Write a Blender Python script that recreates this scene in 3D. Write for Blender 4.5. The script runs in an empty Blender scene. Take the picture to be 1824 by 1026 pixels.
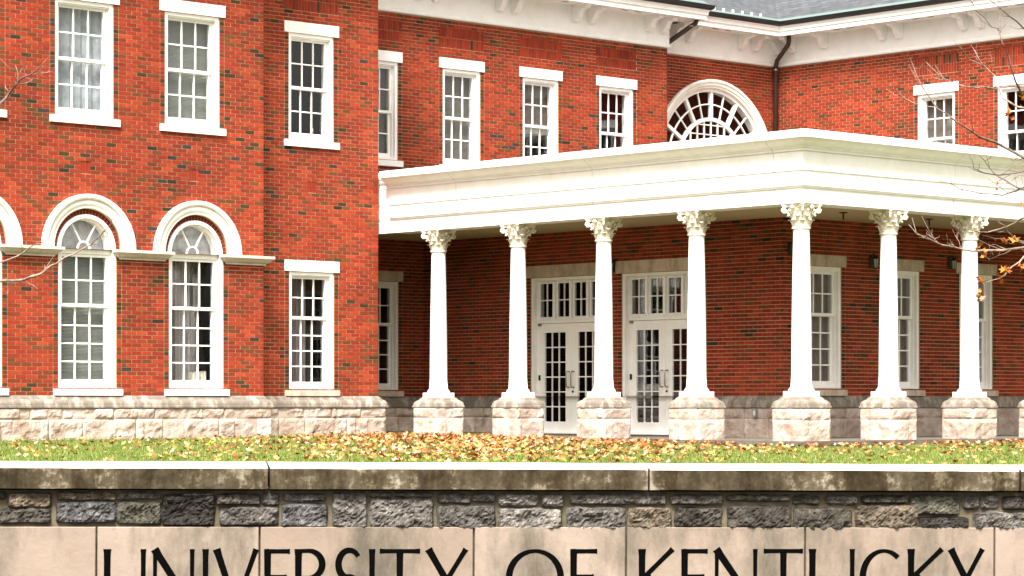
import bpy, bmesh, math, random
from mathutils import Vector, Matrix, noise
R = math.radians
random.seed(7)
scene = bpy.context.scene
col = scene.collection

# ------------------------------------------------------------------ camera, sky, sun, exposure
cam_d = bpy.data.cameras.new('camera')
cam = bpy.data.objects.new('camera', cam_d)
col.objects.link(cam)
cam.location = (0, 0, .66)
cam.rotation_euler = (R(90), 0, 0)
cam_d.sensor_width = 36
cam_d.lens = 36 * 4683 / 1824
cam_d.shift_y = 205 / 1824
cam_d.clip_start = .5
cam_d.clip_end = 3000
scene.camera = cam
scene.render.resolution_x, scene.render.resolution_y = 1024, 576

SUN_EL, SUN_AZ = 53, 190          # azimuth of the sun, clockwise from +Y (behind and left of the camera)
world = bpy.data.worlds.new('World')
scene.world = world
world.use_nodes = True
wn, wl = world.node_tree.nodes, world.node_tree.links
wn.clear()
sky = wn.new('ShaderNodeTexSky')
sky.sky_type = 'NISHITA'
sky.sun_disc = False
sky.sun_elevation = R(SUN_EL)
sky.sun_rotation = R(SUN_AZ)
sky.air_density = 1.0
sky.dust_density = 6.0
sky.ozone_density = 1.0
hs = wn.new('ShaderNodeHueSaturation')
hs.inputs['Saturation'].default_value = .06
bg = wn.new('ShaderNodeBackground')
bg.inputs['Strength'].default_value = .07
wo = wn.new('ShaderNodeOutputWorld')
wl.new(sky.outputs[0], hs.inputs['Color'])
wb = wn.new('ShaderNodeMix'); wb.data_type = 'RGBA'; wb.blend_type = 'MULTIPLY'; wb.inputs[0].default_value = 1
wb.inputs[7].default_value = (1, .96, .90, 1)          # photograph's warm white balance
wl.new(hs.outputs[0], wb.inputs[6])
wl.new(wb.outputs[2], bg.inputs['Color'])
wl.new(bg.outputs[0], wo.inputs['Surface'])

sun_d = bpy.data.lights.new('sun', 'SUN')
sun_d.energy = 2.5
sun_d.angle = R(18)
sun_d.color = (1, .96, .9)
sun = bpy.data.objects.new('sun', sun_d)
col.objects.link(sun)
az, el = R(SUN_AZ), R(SUN_EL)
to_sun = Vector((math.sin(az) * math.cos(el), math.cos(az) * math.cos(el), math.sin(el)))
sun.rotation_euler = (-to_sun).to_track_quat('-Z', 'Y').to_euler()
sun.location = to_sun * 60

vs = scene.view_settings
vs.view_transform = 'Standard'
vs.look = 'None'
vs.exposure = 2.34
vs.gamma = 1
vs.use_curve_mapping = False

# ------------------------------------------------------------------ materials
def mat(name, rough=.7, color=(.5, .5, .5), spec=.3):
    m = bpy.data.materials.new(name)
    m.use_nodes = True
    b = m.node_tree.nodes['Principled BSDF']
    b.inputs['Roughness'].default_value = rough
    b.inputs['Base Color'].default_value = (*color, 1)
    b.inputs['Specular IOR Level'].default_value = spec
    return m, m.node_tree.nodes, m.node_tree.links, b

def nz(n, l, scale, detail=4, rough=.6, vec=None, dist=0):
    t = n.new('ShaderNodeTexNoise')
    t.inputs['Scale'].default_value = scale
    t.inputs['Detail'].default_value = detail
    t.inputs['Roughness'].default_value = rough
    t.inputs['Distortion'].default_value = dist
    if vec: l.new(vec, t.inputs['Vector'])
    return t.outputs[0]

def ramp(n, l, fac, stops):
    r = n.new('ShaderNodeValToRGB')
    e = r.color_ramp.elements
    while len(e) < len(stops): e.new(.5)
    for k, (p, c) in enumerate(stops):
        e[k].position = p
        e[k].color = (*c, 1) if len(c) == 3 else c
    l.new(fac, r.inputs[0])
    return r.outputs[0]

def mix(n, l, a, b, fac, mode='MIX'):
    m = n.new('ShaderNodeMix')
    m.data_type = 'RGBA'
    m.blend_type = mode
    for sock, v in ((m.inputs[0], fac), (m.inputs[6], a), (m.inputs[7], b)):
        if hasattr(v, 'is_output'): l.new(v, sock)
        elif isinstance(v, (int, float)): sock.default_value = v
        else: sock.default_value = (*v, 1)
    return m.outputs[2]

def bump(n, l, b, h, strength=.3, dist=.01):
    u = n.new('ShaderNodeBump')
    u.inputs['Strength'].default_value = strength
    u.inputs['Distance'].default_value = dist
    l.new(h, u.inputs['Height'])
    l.new(u.outputs[0], b.inputs['Normal'])

def coords(n, which='Object', scale=None, l=None):
    c = n.new('ShaderNodeTexCoord').outputs[which]
    if scale:
        mp = n.new('ShaderNodeMapping')
        mp.inputs['Scale'].default_value = scale
        l.new(c, mp.inputs[0])
        return mp.outputs[0]
    return c

def position(n, l, scale=None):
    c = n.new('ShaderNodeNewGeometry').outputs['Position']
    if scale:
        mp = n.new('ShaderNodeMapping')
        mp.inputs['Scale'].default_value = scale
        l.new(c, mp.inputs[0])
        return mp.outputs[0]
    return c

M = {}
# brick: colour per brick from an attribute, grain and large weathering on top
m, n, l, b = mat('brick', .85, spec=.15)
at = n.new('ShaderNodeAttribute'); at.attribute_name = 'Col'
p = position(n, l)
g = ramp(n, l, nz(n, l, 40, 3, .7, p), [(.3, (.72, .72, .72)), (.7, (1.2, 1.2, 1.2))])
w = ramp(n, l, nz(n, l, .6, 7, .72, p), [(.3, (.66, .70, .72)), (.5, (.95, .95, .94)), (.7, (1.22, 1.2, 1.14))])
l.new(mix(n, l, mix(n, l, at.outputs['Color'], g, 1, 'MULTIPLY'), w, 1, 'MULTIPLY'), b.inputs['Base Color'])
bump(n, l, b, nz(n, l, 60, 3, .6, p), .25, .004)
M['brick'] = m
m, n, l, b = mat('mortar', .95, spec=.1)
p = position(n, l)
l.new(ramp(n, l, nz(n, l, 2.2, 6, .7, p), [(.3, (.30, .185, .10)), (.55, (.42, .27, .155)), (.75, (.49, .335, .21))]), b.inputs['Base Color'])
M['mortar'] = m
# plain brickwork for faces turned away from the view
m, n, l, b = mat('brick_pattern', .9, spec=.1)
bt = n.new('ShaderNodeTexBrick')
for k, v in (('Scale', 1), ('Brick Width', .203), ('Row Height', .0675), ('Mortar Size', .009)): bt.inputs[k].default_value = v
bt.inputs['Color1'].default_value = (.40, .055, .03, 1); bt.inputs['Color2'].default_value = (.3, .045, .025, 1)
bt.inputs['Mortar'].default_value = (.5, .36, .25, 1)
cc = n.new('ShaderNodeTexCoord').outputs['Object']
sp = n.new('ShaderNodeSeparateXYZ'); cb = n.new('ShaderNodeCombineXYZ'); ad = n.new('ShaderNodeMath')
l.new(cc, sp.inputs[0]); l.new(sp.outputs[0], ad.inputs[0]); l.new(sp.outputs[1], ad.inputs[1])
l.new(ad.outputs[0], cb.inputs[0]); l.new(sp.outputs[2], cb.inputs[1]); l.new(cb.outputs[0], bt.inputs[0])
l.new(bt.outputs[0], b.inputs['Base Color'])
M['brick_pattern'] = m
# painted woodwork
m, n, l, b = mat('white_paint', .45, spec=.35)
p = position(n, l)
d = ramp(n, l, nz(n, l, 3, 6, .7, p), [(.3, (.78, .765, .73)), (.6, (.86, .85, .83))])
st = ramp(n, l, nz(n, l, 1.4, 5, .7, position(n, l, (6, 6, .5))), [(.6, (1, 1, 1)), (.8, (.9, .88, .84))])
l.new(mix(n, l, d, st, 1, 'MULTIPLY'), b.inputs['Base Color'])
bump(n, l, b, nz(n, l, 25, 3, .6, p), .08, .004)
M['white'] = m
m, n, l, b = mat('cast_stone_white', .7, spec=.25)
p = position(n, l)
l.new(ramp(n, l, nz(n, l, 4, 6, .75, p), [(.25, (.60, .55, .47)), (.5, (.76, .73, .66)), (.7, (.82, .80, .75))]), b.inputs['Base Color'])
bump(n, l, b, nz(n, l, 30, 4, .6, p), .15, .005)
M['cast'] = m
m, n, l, b = mat('impost_stone', .8, spec=.2)
p = position(n, l)
l.new(ramp(n, l, nz(n, l, 5, 6, .75, p), [(.25, (.36, .31, .25)), (.5, (.48, .43, .36)), (.7, (.56, .51, .44))]), b.inputs['Base Color'])
M['impost'] = m
m, n, l, b = mat('capital_stone', .75, spec=.2)
p = position(n, l)
l.new(ramp(n, l, nz(n, l, 14, 5, .7, p), [(.3, (.40, .33, .2)), (.5, (.7, .65, .55)), (.7, (.78, .75, .68))]), b.inputs['Base Color'])
M['capital'] = m
# limestone
def limestone(name, c0, c1, c2, streak, amt, sc=(3.5, 3.5, 1.1)):
    m, n, l, b = mat(name, .9, spec=.15)
    p = position(n, l)
    base = ramp(n, l, nz(n, l, 3.2, 6, .7, p), [(.28, c0), (.5, c1), (.72, c2)])
    oi = n.new('ShaderNodeObjectInfo').outputs['Random']
    tint = ramp(n, l, oi, [(0, (.88, .84, .8)), (1, (1.08, 1.06, 1.04))])
    base = mix(n, l, base, tint, 1, 'MULTIPLY')
    sk = ramp(n, l, nz(n, l, 1.6, 7, .72, position(n, l, sc)), [(.5 - amt, (0, 0, 0)), (.72 - amt, (1, 1, 1))])
    l.new(mix(n, l, streak, base, sk), b.inputs['Base Color'])
    bump(n, l, b, nz(n, l, 22, 6, .7, p), .35, .010)
    return m
M['rockface'] = limestone('rockface_limestone', (0.344, 0.268, 0.223), (0.419, 0.351, 0.312), (0.468, 0.413, 0.387), (0.248, 0.179, 0.134), .17, (1.8, 1.76, 1.8))
M['cap_stone'] = limestone('weathered_cap_stone', (0.302, 0.259, 0.209), (0.389, 0.346, 0.295), (0.446, 0.41, 0.36), (0.144, 0.122, 0.101), .035)
M['smooth'] = limestone('smooth_limestone', (.44, .35, .275), (.54, .45, .37), (.60, .52, .44), (.30, .24, .19), .17)
M['panel'] = limestone('sign_panel_stone', (.185, .147, .12), (.212, .172, .142), (.23, .188, .157), (.075, .064, .048), .15, (1.3, 1.3, .55))
# coping of the retaining wall
m, n, l, b = mat('coping_face', .95, spec=.1)
p = position(n, l)
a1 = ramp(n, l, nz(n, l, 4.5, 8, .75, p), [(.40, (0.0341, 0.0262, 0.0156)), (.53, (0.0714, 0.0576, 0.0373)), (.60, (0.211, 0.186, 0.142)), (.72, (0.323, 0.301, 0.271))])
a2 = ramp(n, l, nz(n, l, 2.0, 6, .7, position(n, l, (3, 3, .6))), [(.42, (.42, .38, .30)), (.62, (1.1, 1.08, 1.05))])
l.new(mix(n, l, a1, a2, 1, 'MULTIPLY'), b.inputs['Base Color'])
bump(n, l, b, nz(n, l, 50, 6, .7, p), .5, .006)
M['coping_face'] = m
m, n, l, b = mat('coping_top', .9, spec=.1)
p = position(n, l)
l.new(ramp(n, l, nz(n, l, 5, 7, .7, p), [(.3, (0.36, 0.328, 0.28)), (.5, (0.496, 0.472, 0.432)), (.7, (0.544, 0.528, 0.496))]), b.inputs['Base Color'])
M['coping_top'] = m
# rubble stone, colour per stone
m, n, l, b = mat('rubble', .9, spec=.2)
at = n.new('ShaderNodeAttribute'); at.attribute_name = 'Col'
p = position(n, l)
v1 = ramp(n, l, nz(n, l, 22, 8, .75, p), [(.32, (.30, .29, .28)), (.5, (.85, .84, .84)), (.66, (1.7, 1.7, 1.72))])
v2 = ramp(n, l, nz(n, l, 7, 5, .7, p, 1.2), [(.35, (.55, .53, .5)), (.6, (1.15, 1.13, 1.1))])
l.new(mix(n, l, mix(n, l, at.outputs['Color'], v1, 1, 'MULTIPLY'), v2, 1, 'MULTIPLY'), b.inputs['Base Color'])
bump(n, l, b, nz(n, l, 45, 8, .78, p, .6), 1.0, .03)
M['rubble'] = m
m, n, l, b = mat('wall_mortar', .95, spec=.1)
p = position(n, l)
l.new(ramp(n, l, nz(n, l, 8, 6, .7, p), [(.3, (0.0595, 0.049, 0.0315)), (.6, (0.112, 0.0945, 0.063)), (.8, (0.168, 0.147, 0.105))]), b.inputs['Base Color'])
bump(n, l, b, nz(n, l, 60, 5, .7, p), .5, .005)
M['wall_mortar'] = m
M['letter'] = mat('letter_black', 1.0, (.002, .002, .002), .0)[0]
# glass: clear sheet with a Fresnel reflection
m = bpy.data.materials.new('window_glass'); m.use_nodes = True
n, l = m.node_tree.nodes, m.node_tree.links; n.clear()
lw_ = n.new('ShaderNodeLayerWeight'); lw_.inputs['Blend'].default_value = .5
pw = n.new('ShaderNodeMath'); pw.operation = 'POWER'; pw.inputs[1].default_value = 5; l.new(lw_.outputs['Facing'], pw.inputs[0])
fr = n.new('ShaderNodeMath'); fr.operation = 'MULTIPLY_ADD'; fr.inputs[1].default_value = .9; fr.inputs[2].default_value = .05; l.new(pw.outputs[0], fr.inputs[0])
tr = n.new('ShaderNodeBsdfTransparent'); tr.inputs['Color'].default_value = (.88, .9, .9, 1)
gl = n.new('ShaderNodeBsdfGlossy'); gl.inputs['Roughness'].default_value = .02
bp = n.new('ShaderNodeBump'); bp.inputs['Strength'].default_value = .12; bp.inputs['Distance'].default_value = .01
l.new(nz(n, l, 2.2, 2, .5, position(n, l)), bp.inputs['Height']); l.new(bp.outputs[0], gl.inputs['Normal'])
ms = n.new('ShaderNodeMixShader'); o = n.new('ShaderNodeOutputMaterial')
l.new(fr.outputs[0], ms.inputs[0]); l.new(tr.outputs[0], ms.inputs[1]); l.new(gl.outputs[0], ms.inputs[2]); l.new(ms.outputs[0], o.inputs[0])
M['glass'] = m
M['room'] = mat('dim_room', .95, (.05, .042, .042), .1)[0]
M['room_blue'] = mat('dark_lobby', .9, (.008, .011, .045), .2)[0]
m, n, l, b = mat('venetian_blind', .7, (.42, .425, .39), .2)
M['blind'] = m
M['blind_warm'] = mat('warm_blind', .7, (.36, .315, .28), .2)[0]
m, n, l, b = mat('curtain', .9, spec=.1)
p = position(n, l)
l.new(ramp(n, l, nz(n, l, 2.5, 5, .7, p, .8), [(.3, (.26, .27, .285)), (.5, (.44, .45, .48)), (.7, (.54, .54, .60))]), b.inputs['Base Color'])
M['curtain'] = m
M['curtain_and_reflection_grey'] = mat('grey_curtain_and_reflection', .9, (.40, .34, .335), .1)[0]  # grey curtains, also the imitated column reflection in the arched window
M['curtain_tan'] = mat('tan_curtain', .9, (.36, .27, .235), .1)[0]
# roof slate
m, n, l, b = mat('roof_slate', .6, spec=.3)
bt = n.new('ShaderNodeTexBrick')
for k, v in (('Scale', 1), ('Brick Width', .28), ('Row Height', .16), ('Mortar Size', .012), ('Mortar Smooth', .3)): bt.inputs[k].default_value = v
bt.inputs['Color1'].default_value = (0.077, 0.082, 0.090, 1); bt.inputs['Color2'].default_value = (0.054, 0.058, 0.065, 1); bt.inputs['Mortar'].default_value = (0.026, 0.029, 0.031, 1)
l.new(coords(n, 'UV'), bt.inputs[0])
p = position(n, l)
v = ramp(n, l, nz(n, l, 5, 5, .7, p), [(.3, (.7, .7, .7)), (.7, (1.25, 1.25, 1.25))])
l.new(mix(n, l, bt.outputs[0], v, 1, 'MULTIPLY'), b.inputs['Base Color'])
bump(n, l, b, bt.outputs['Fac'], -.6, .02)
M['slate'] = m
M['gutter'] = mat('dark_gutter', .45, (.008, .007, .008), .4)[0]
M['copper'] = mat('green_copper', .6, (.10, .14, .13), .4)[0]
m, n, l, b = mat('downspout_brown', .45, (.035, .018, .012), .5)
M['pipe'] = m
m, n, l, b = mat('brushed_steel', .35, (.35, .32, .28), .5); b.inputs['Metallic'].default_value = .9
M['steel'] = m
m, n, l, b = mat('black_iron', .5, (.02, .018, .016), .4); b.inputs['Metallic'].default_value = .3
M['iron'] = m
M['lamp_glass'] = mat('lantern_glass', .2, (.42, .38, .32), .6)[0]
m, n, l, b = mat('concrete', .9, spec=.15)
p = position(n, l)
l.new(ramp(n, l, nz(n, l, 3, 6, .7, p), [(.3, (0.0765, 0.0638, 0.051)), (.7, (0.136, 0.119, 0.0978))]), b.inputs['Base Color'])
M['concrete'] = m
M['soffit'] = mat('porch_soffit', .8, (.40, .31, .20), .2)[0]
# ground
m, n, l, b = mat('lawn_soil', .95, spec=.1)
p = position(n, l)
l.new(ramp(n, l, nz(n, l, 5, 7, .75, p), [(.3, (.05, .042, .016)), (.5, (.075, .082, .02)), (.7, (.12, .10, .04))]), b.inputs['Base Color'])
M['lawn'] = m
m, n, l, b = mat('grass_blades', .6, spec=.2)
at = n.new('ShaderNodeAttribute'); at.attribute_name = 'Col'
l.new(at.outputs['Color'], b.inputs['Base Color'])
M['grass'] = m
m, n, l, b = mat('dry_leaf', .75, spec=.2)
at = n.new('ShaderNodeAttribute'); at.attribute_name = 'Col'
p = position(n, l)
v = ramp(n, l, nz(n, l, 30, 3, .6, p), [(.3, (.65, .62, .6)), (.7, (1.2, 1.2, 1.2))])
l.new(mix(n, l, at.outputs['Color'], v, 1, 'MULTIPLY'), b.inputs['Base Color'])
M['leaf'] = m
m, n, l, b = mat('bark', .9, spec=.1)
p = position(n, l)
l.new(ramp(n, l, nz(n, l, 25, 5, .7, p), [(.3, (0.0638, 0.0413, 0.0338)), (.6, (0.15, 0.112, 0.0938)), (.8, (0.24, 0.195, 0.165))]), b.inputs['Base Color'])
M['bark'] = m
m, n, l, b = mat('pale_twig', .9, spec=.1)
p = position(n, l)
l.new(ramp(n, l, nz(n, l, 12, 4, .7, p), [(.35, (0.09, 0.0562, 0.045)), (.65, (0.315, 0.232, 0.188))]), b.inputs['Base Color'])
M['twig'] = m
M['asphalt'] = mat('front_pavement', .95, (.06, .056, .05), .1)[0]
M['shrub'] = mat('shrub_leaf', .6, (.16, .26, .03), .3)[0]
def flat(name, c, rough=.6):
    return mat(name, rough, c, .3)[0]

# ------------------------------------------------------------------ mesh helpers
class MB:
    def __init__(s): s.v, s.f, s.c, s.mi = [], [], [], []
    def poly(s, pts, color=None, mi=0):
        k = len(s.v); s.v += [tuple(p) for p in pts]
        s.f.append(tuple(range(k, k + len(pts)))); s.mi.append(mi)
        if color is not None: s.c += [color] * len(pts)
    def box(s, x0, x1, y0, y1, z0, z1, color=None, skip=()):
        k = len(s.v)
        s.v += [(x0, y0, z0), (x1, y0, z0), (x1, y1, z0), (x0, y1, z0), (x0, y0, z1), (x1, y0, z1), (x1, y1, z1), (x0, y1, z1)]
        F = {'b': (0, 3, 2, 1), 't': (4, 5, 6, 7), 'f': (0, 1, 5, 4), 'r': (1, 2, 6, 5), 'k': (2, 3, 7, 6), 'l': (3, 0, 4, 7)}
        for q, ff in F.items():
            if q not in skip: s.f.append(tuple(k + i for i in ff)); s.mi.append(0)
        if color is not None: s.c += [color] * 8
    def grid(s, rows, close_u=False, close_v=False, color=None):
        k = len(s.v); nr, nc = len(rows), len(rows[0])
        for r in rows: s.v += [tuple(p) for p in r]
        if color is not None: s.c += [color] * (nr * nc)
        for i in range(nr if close_v else nr - 1):
            for j in range(nc if close_u else nc - 1):
                a, b_ = i, (i + 1) % nr; c, d = j, (j + 1) % nc
                s.f.append((k + a * nc + c, k + a * nc + d, k + b_ * nc + d, k + b_ * nc + c)); s.mi.append(0)
    def lathe(s, prof, seg=24, cx=0, cy=0, color=None):
        s.grid([[(cx + r * math.cos(2 * math.pi * j / seg), cy + r * math.sin(2 * math.pi * j / seg), z) for j in range(seg)] for r, z in prof], close_u=True, color=color)
    def tube(s, pts, radii, seg=8, caps=True):
        pts = [Vector(p) for p in pts]; rows = []
        for i, p in enumerate(pts):
            t = (pts[min(i + 1, len(pts) - 1)] - pts[max(i - 1, 0)]).normalized()
            up = Vector((0, 0, 1)) if abs(t.z) < .9 else Vector((0, 1, 0))
            a = t.cross(up).normalized(); b_ = t.cross(a)
            r = radii[i] if hasattr(radii, '__len__') else radii
            rows.append([p + a * (r * math.cos(2 * math.pi * j / seg)) + b_ * (r * math.sin(2 * math.pi * j / seg)) for j in range(seg)])
        k = len(s.v); s.grid(rows, close_u=True)
        if caps:
            s.f.append(tuple(range(k, k + seg))); s.mi.append(0)
            e = k + (len(pts) - 1) * seg
            s.f.append(tuple(range(e, e + seg))); s.mi.append(0)
    def mesh(s, name, material, smooth=False, fix=True, mats=None):
        me = bpy.data.meshes.new(name)
        me.from_pydata(s.v, [], s.f)
        if s.c:
            ca = me.color_attributes.new('Col', 'FLOAT_COLOR', 'POINT')
            flat_c = [q for c in s.c for q in (c[0], c[1], c[2], 1.0)]
            ca.data.foreach_set('color', flat_c)
        for mm in (mats or [material]): me.materials.append(M[mm] if isinstance(mm, str) else mm)
        if mats: me.polygons.foreach_set('material_index', s.mi)
        if fix and len(s.f) < 60000:
            bm = bmesh.new(); bm.from_mesh(me)
            bmesh.ops.recalc_face_normals(bm, faces=bm.faces)
            bm.to_mesh(me); bm.free()
        if smooth:
            me.shade_smooth()
        me.update()
        return me

def link(name, me, parent=None, loc=None, rz=0):
    o = bpy.data.objects.new(name, me)
    col.objects.link(o)
    if parent: o.parent = parent
    if loc is not None: o.location = loc
    if rz: o.rotation_euler = (0, 0, rz)
    return o

def tag(o, label=None, cat=None, group=None, kind=None):
    if label: o['label'] = label
    if cat: o['category'] = cat
    if group: o['group'] = group
    if kind: o['kind'] = kind
    return o

def sweep(mb, prof, path):
    """prof: (outward, z) points; path: plan points with outward = left-hand mitre vector per point"""
    mb.grid([[(px + ox * o, py + oy * o, z) for (o, z) in prof] for (px, py, ox, oy) in path])

def ease_smooth(me, angle=35):
    me.shade_smooth()
    bm = bmesh.new(); bm.from_mesh(me)
    for e in bm.edges:
        if len(e.link_faces) == 2 and e.calc_face_angle(0) > R(angle): e.smooth = False
    bm.to_mesh(me); bm.free()
    return me

# ------------------------------------------------------------------ ground
def ground_z(X, Y):
    return .66 - .585 - .00455 * (X + 1.3) + .0101 * (max(Y, 36) - 46.5) - .004 * max(0, min(1, (X - 3) / 3))

mb = MB()
xs = [-400, -60, -30] + [-20 + 1.0 * i for i in range(41)] + [30, 60, 400]
ys = [14.42, 18, 22, 26, 28] + [30 + 1.0 * i for i in range(28)] + [70, 120, 600]
mb.grid([[(x, max(y, 14.42 + .119 * x) if abs(x) < 20 and y < 16 else y, ground_z(max(-20, min(20, x)), min(y, 60)) + .012 * noise.noise(Vector((x * .6, y * .6, 0)))) for x in xs] for y in ys])
lawn = link('lawn_ground', mb.mesh('lawn_ground', 'lawn', smooth=True))
tag(lawn, kind='structure')
mb = MB()
mb.grid([[(x, y, -1.0 + .004 * math.sin(x)) for x in (-400, -20, -6, 0, 6, 20, 400)] for y in (-600, -20, 0, 10, 15.5)])
tag(link('pavement', mb.mesh('pavement', 'asphalt')), kind='structure')

# ------------------------------------------------------------------ building frame
TH = math.atan2(.6764, .7366)
OX, OY = .7366 * 33.39 - .6764 * 29.59, .6764 * 33.39 + .7366 * 29.59
root = bpy.data.objects.new('brick_building', None)
col.objects.link(root)
root.location = (OX, OY, 0); root.rotation_euler = (0, 0, TH)
tag(root, 'red brick university building with white windows, stone base and slate roof', 'building')
portico = bpy.data.objects.new('portico', None)
col.objects.link(portico)
portico.location = (OX, OY, 0); portico.rotation_euler = (0, 0, TH)
tag(portico, 'white porch wrapping the corner, with heavy entablature on slender columns', 'porch')
CT, ST = math.cos(TH), math.sin(TH)
def to_world(x, y, z=0): return Vector((OX + x * CT - y * ST, OY + x * ST + y * CT, z))
def to_local(X, Y): X -= OX; Y -= OY; return X * CT + Y * ST, -X * ST + Y * CT
def to_px(p): return 912 + 4683 * p.x / p.y, 718 - 4683 * (p.z - .66) / p.y

# walls: canonical frame x = along (left to right from outside), -y = outward
WALLS = {'A': ((0, 6.81), 0), 'A2': ((0, 7.41), 0), 'B': ((0, 9.31), 0), 'C': ((0, 9.91), 0), 'F': ((0, 0), 0),
         'D': ((10.97, 0), -math.pi / 2), 'E': ((0, 0), -math.pi / 2)}
def wpt(wall, s, n_out, z):
    (lx, ly), rz = WALLS[wall]
    return (s, ly - n_out, z) if rz == 0 else (lx - n_out, -s, z)

# ------------------------------------------------------------------ brickwork
BL, CH, BH = .203, .06722, .0545
PAL = [(0.267, 0.0331, 0.0124), (0.242, 0.0274, 0.0114), (0.217, 0.0229, 0.0103), (0.286, 0.0412, 0.0146), (0.193, 0.0229, 0.0114), (0.229, 0.0297, 0.014),
       (0.174, 0.0257, 0.0119), (0.143, 0.0285, 0.0109), (0.117, 0.0371, 0.0135), (0.0465, 0.0257, 0.0114), (0.0279, 0.0194, 0.0135), (0.0372, 0.0263, 0.026)]
brng = random.Random(11)
def brick_color(closer, dark=1.0):
    r = brng.random()
    if closer:
        if r < .17: return 9
        if r < .26: return 11
        if r < .46: return 8
        return brng.choice((0, 1, 2, 4, 6, 7))
    if r < .016 * dark: return 9
    if r < .024 * dark: return 10
    if r < .030 * dark: return 11
    if r < .075 * dark: return 8
    if r < .17: return 7
    if r < .30: return 6
    return brng.choice((0, 0, 1, 1, 2, 2, 3, 4, 5))

BRICKS = []     # (wall, s0, s1, z0, z1, n_front, palette)
def lay(wall, s0, s1, z0, z1, rects, arcs=(), dark=1.0):
    k = 0
    while True:
        z = z0 + k * CH + .005
        if z + BH > z1 + .005: break
        zc = z + BH / 2
        blocked = []
        for (a, b_, c, d, cl) in rects:
            if c < zc < d: blocked.append((a, b_, cl))
        for (cx, cz, r) in arcs:
            if cz <= zc < cz + r:
                h = math.sqrt(r * r - (zc - cz) ** 2); blocked.append((cx - h, cx + h, False))
        blocked.sort()
        free, cur, lead = [], s0, False
        for (a, b_, cl) in blocked:
            if a > cur + .03: free.append((cur, a, lead, cl))
            if b_ > cur: cur, lead = b_, cl
        if s1 > cur + .03: free.append((cur, s1, lead, False))
        for (a, b_, c0, c1) in free:
            if c0 and b_ - a > .3:
                BRICKS.append((wall, a + .003, a + .093, z, z + BH, .0, brick_color(True))); a += .105
            if c1 and b_ - a > .3:
                BRICKS.append((wall, b_ - .093, b_ - .003, z, z + BH, .0, brick_color(True))); b_ -= .105
            off = (k % 2) * BL / 2 + s0
            i = math.floor((a - off) / BL); run = []
            while off + i * BL < b_:
                p, q = max(a, off + i * BL) , min(b_, off + (i + 1) * BL - .0125)
                if q > p: run.append([p, q])
                i += 1
            if len(run) > 1 and run[0][1] - run[0][0] < .06: run[1][0] = run[0][0]; run.pop(0)
            if len(run) > 1 and run[-1][1] - run[-1][0] < .06: run[-2][1] = run[-1][1]; run.pop()
            if run and b_ - run[-1][1] < .03: run[-1][1] = b_
            for p, q in run:
                if q - p > .012: BRICKS.append((wall, p, q, z, z + BH, brng.uniform(-.0012, .0012), brick_color(False, dark)))
        k += 1

def soldier(wall, s0, s1, z0, z1):
    rows = 2; h = (z1 - z0) / rows; nb = round((s1 - s0) / .068); w = (s1 - s0) / nb
    for r in range(rows):
        for i in range(nb):
            c = 9 if brng.random() < .05 else brng.choice((0, 1, 2, 4, 1, 6, 5))
            BRICKS.append((wall, s0 + i * w + .006, s0 + (i + 1) * w - .006, z0 + r * h + .006, z0 + (r + 1) * h - .006, -.014, c))

def wall_sheet(name, wall, s0, s1, z0, z1, rects, arcs=(), panels=()):
    """mortar backing (recessed 7 mm behind the brick faces) with true openings, 0.28 m thick at the reveals"""
    mb = MB()
    xs_ = sorted({s0, s1, *[q for r in list(rects) + list(panels) for q in r[:2] if s0 < q < s1], *[q for (cx, cz, r) in arcs for q in (cx - r, cx + r)]})
    zs_ = sorted({z0, z1, *[q for r in list(rects) + list(panels) for q in r[2:4] if z0 < q < z1], *[q for (cx, cz, r) in arcs for q in (cz, cz + r + .03)]})
    for i in range(len(xs_) - 1):
        for j in range(len(zs_) - 1):
            x, z = (xs_[i] + xs_[i + 1]) / 2, (zs_[j] + zs_[j + 1]) / 2
            if any(r[0] < x < r[1] and r[2] < z < r[3] for r in rects): continue
            if any(abs(x - cx) < r and cz < z < cz + r + .03 for (cx, cz, r) in arcs): continue
            if any(r[0] < x < r[1] and r[2] < z < r[3] for r in panels): continue
            mb.poly([(xs_[i], .007, zs_[j]), (xs_[i + 1], .007, zs_[j]), (xs_[i + 1], .007, zs_[j + 1]), (xs_[i], .007, zs_[j + 1])])
    for (a, b_, c, d) in [r[:4] for r in panels]:      # backing of the recessed soldier panels
        mb.poly([(a - .05, .024, c - .05), (b_ + .05, .024, c - .05), (b_ + .05, .024, d + .05), (a - .05, .024, d + .05)])
    for (a, b_, c, d) in [r[:4] for r in rects]:
        mb.poly([(a, .007, c), (a, .3, c), (a, .3, d), (a, .007, d)]); mb.poly([(b_, .007, c), (b_, .3, c), (b_, .3, d), (b_, .007, d)])
        mb.poly([(a, .007, d), (b_, .007, d), (b_, .3, d), (a, .3, d)]); mb.poly([(a, .007, c), (b_, .007, c), (b_, .3, c), (a, .3, c)])
    for (cx, cz, r) in arcs:
        N = 24; zt = cz + r + .03
        P = [(cx - r * math.cos(math.pi * t / N), cz + r * math.sin(math.pi * t / N)) for t in range(N + 1)]
        for t in range(N):
            (xa, za), (xb, zb) = P[t], P[t + 1]
            mb.poly([(xa, .007, za), (xb, .007, zb), (xb, .007, zt), (xa, .007, zt)])
            mb.poly([(xa, .007, za), (xb, .007, zb), (xb, .3, zb), (xa, .3, za)])
    (lx, ly), rz = WALLS[wall]
    return link(name, mb.mesh(name, 'mortar', fix=False), root, (lx, ly, 0), rz)

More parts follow.
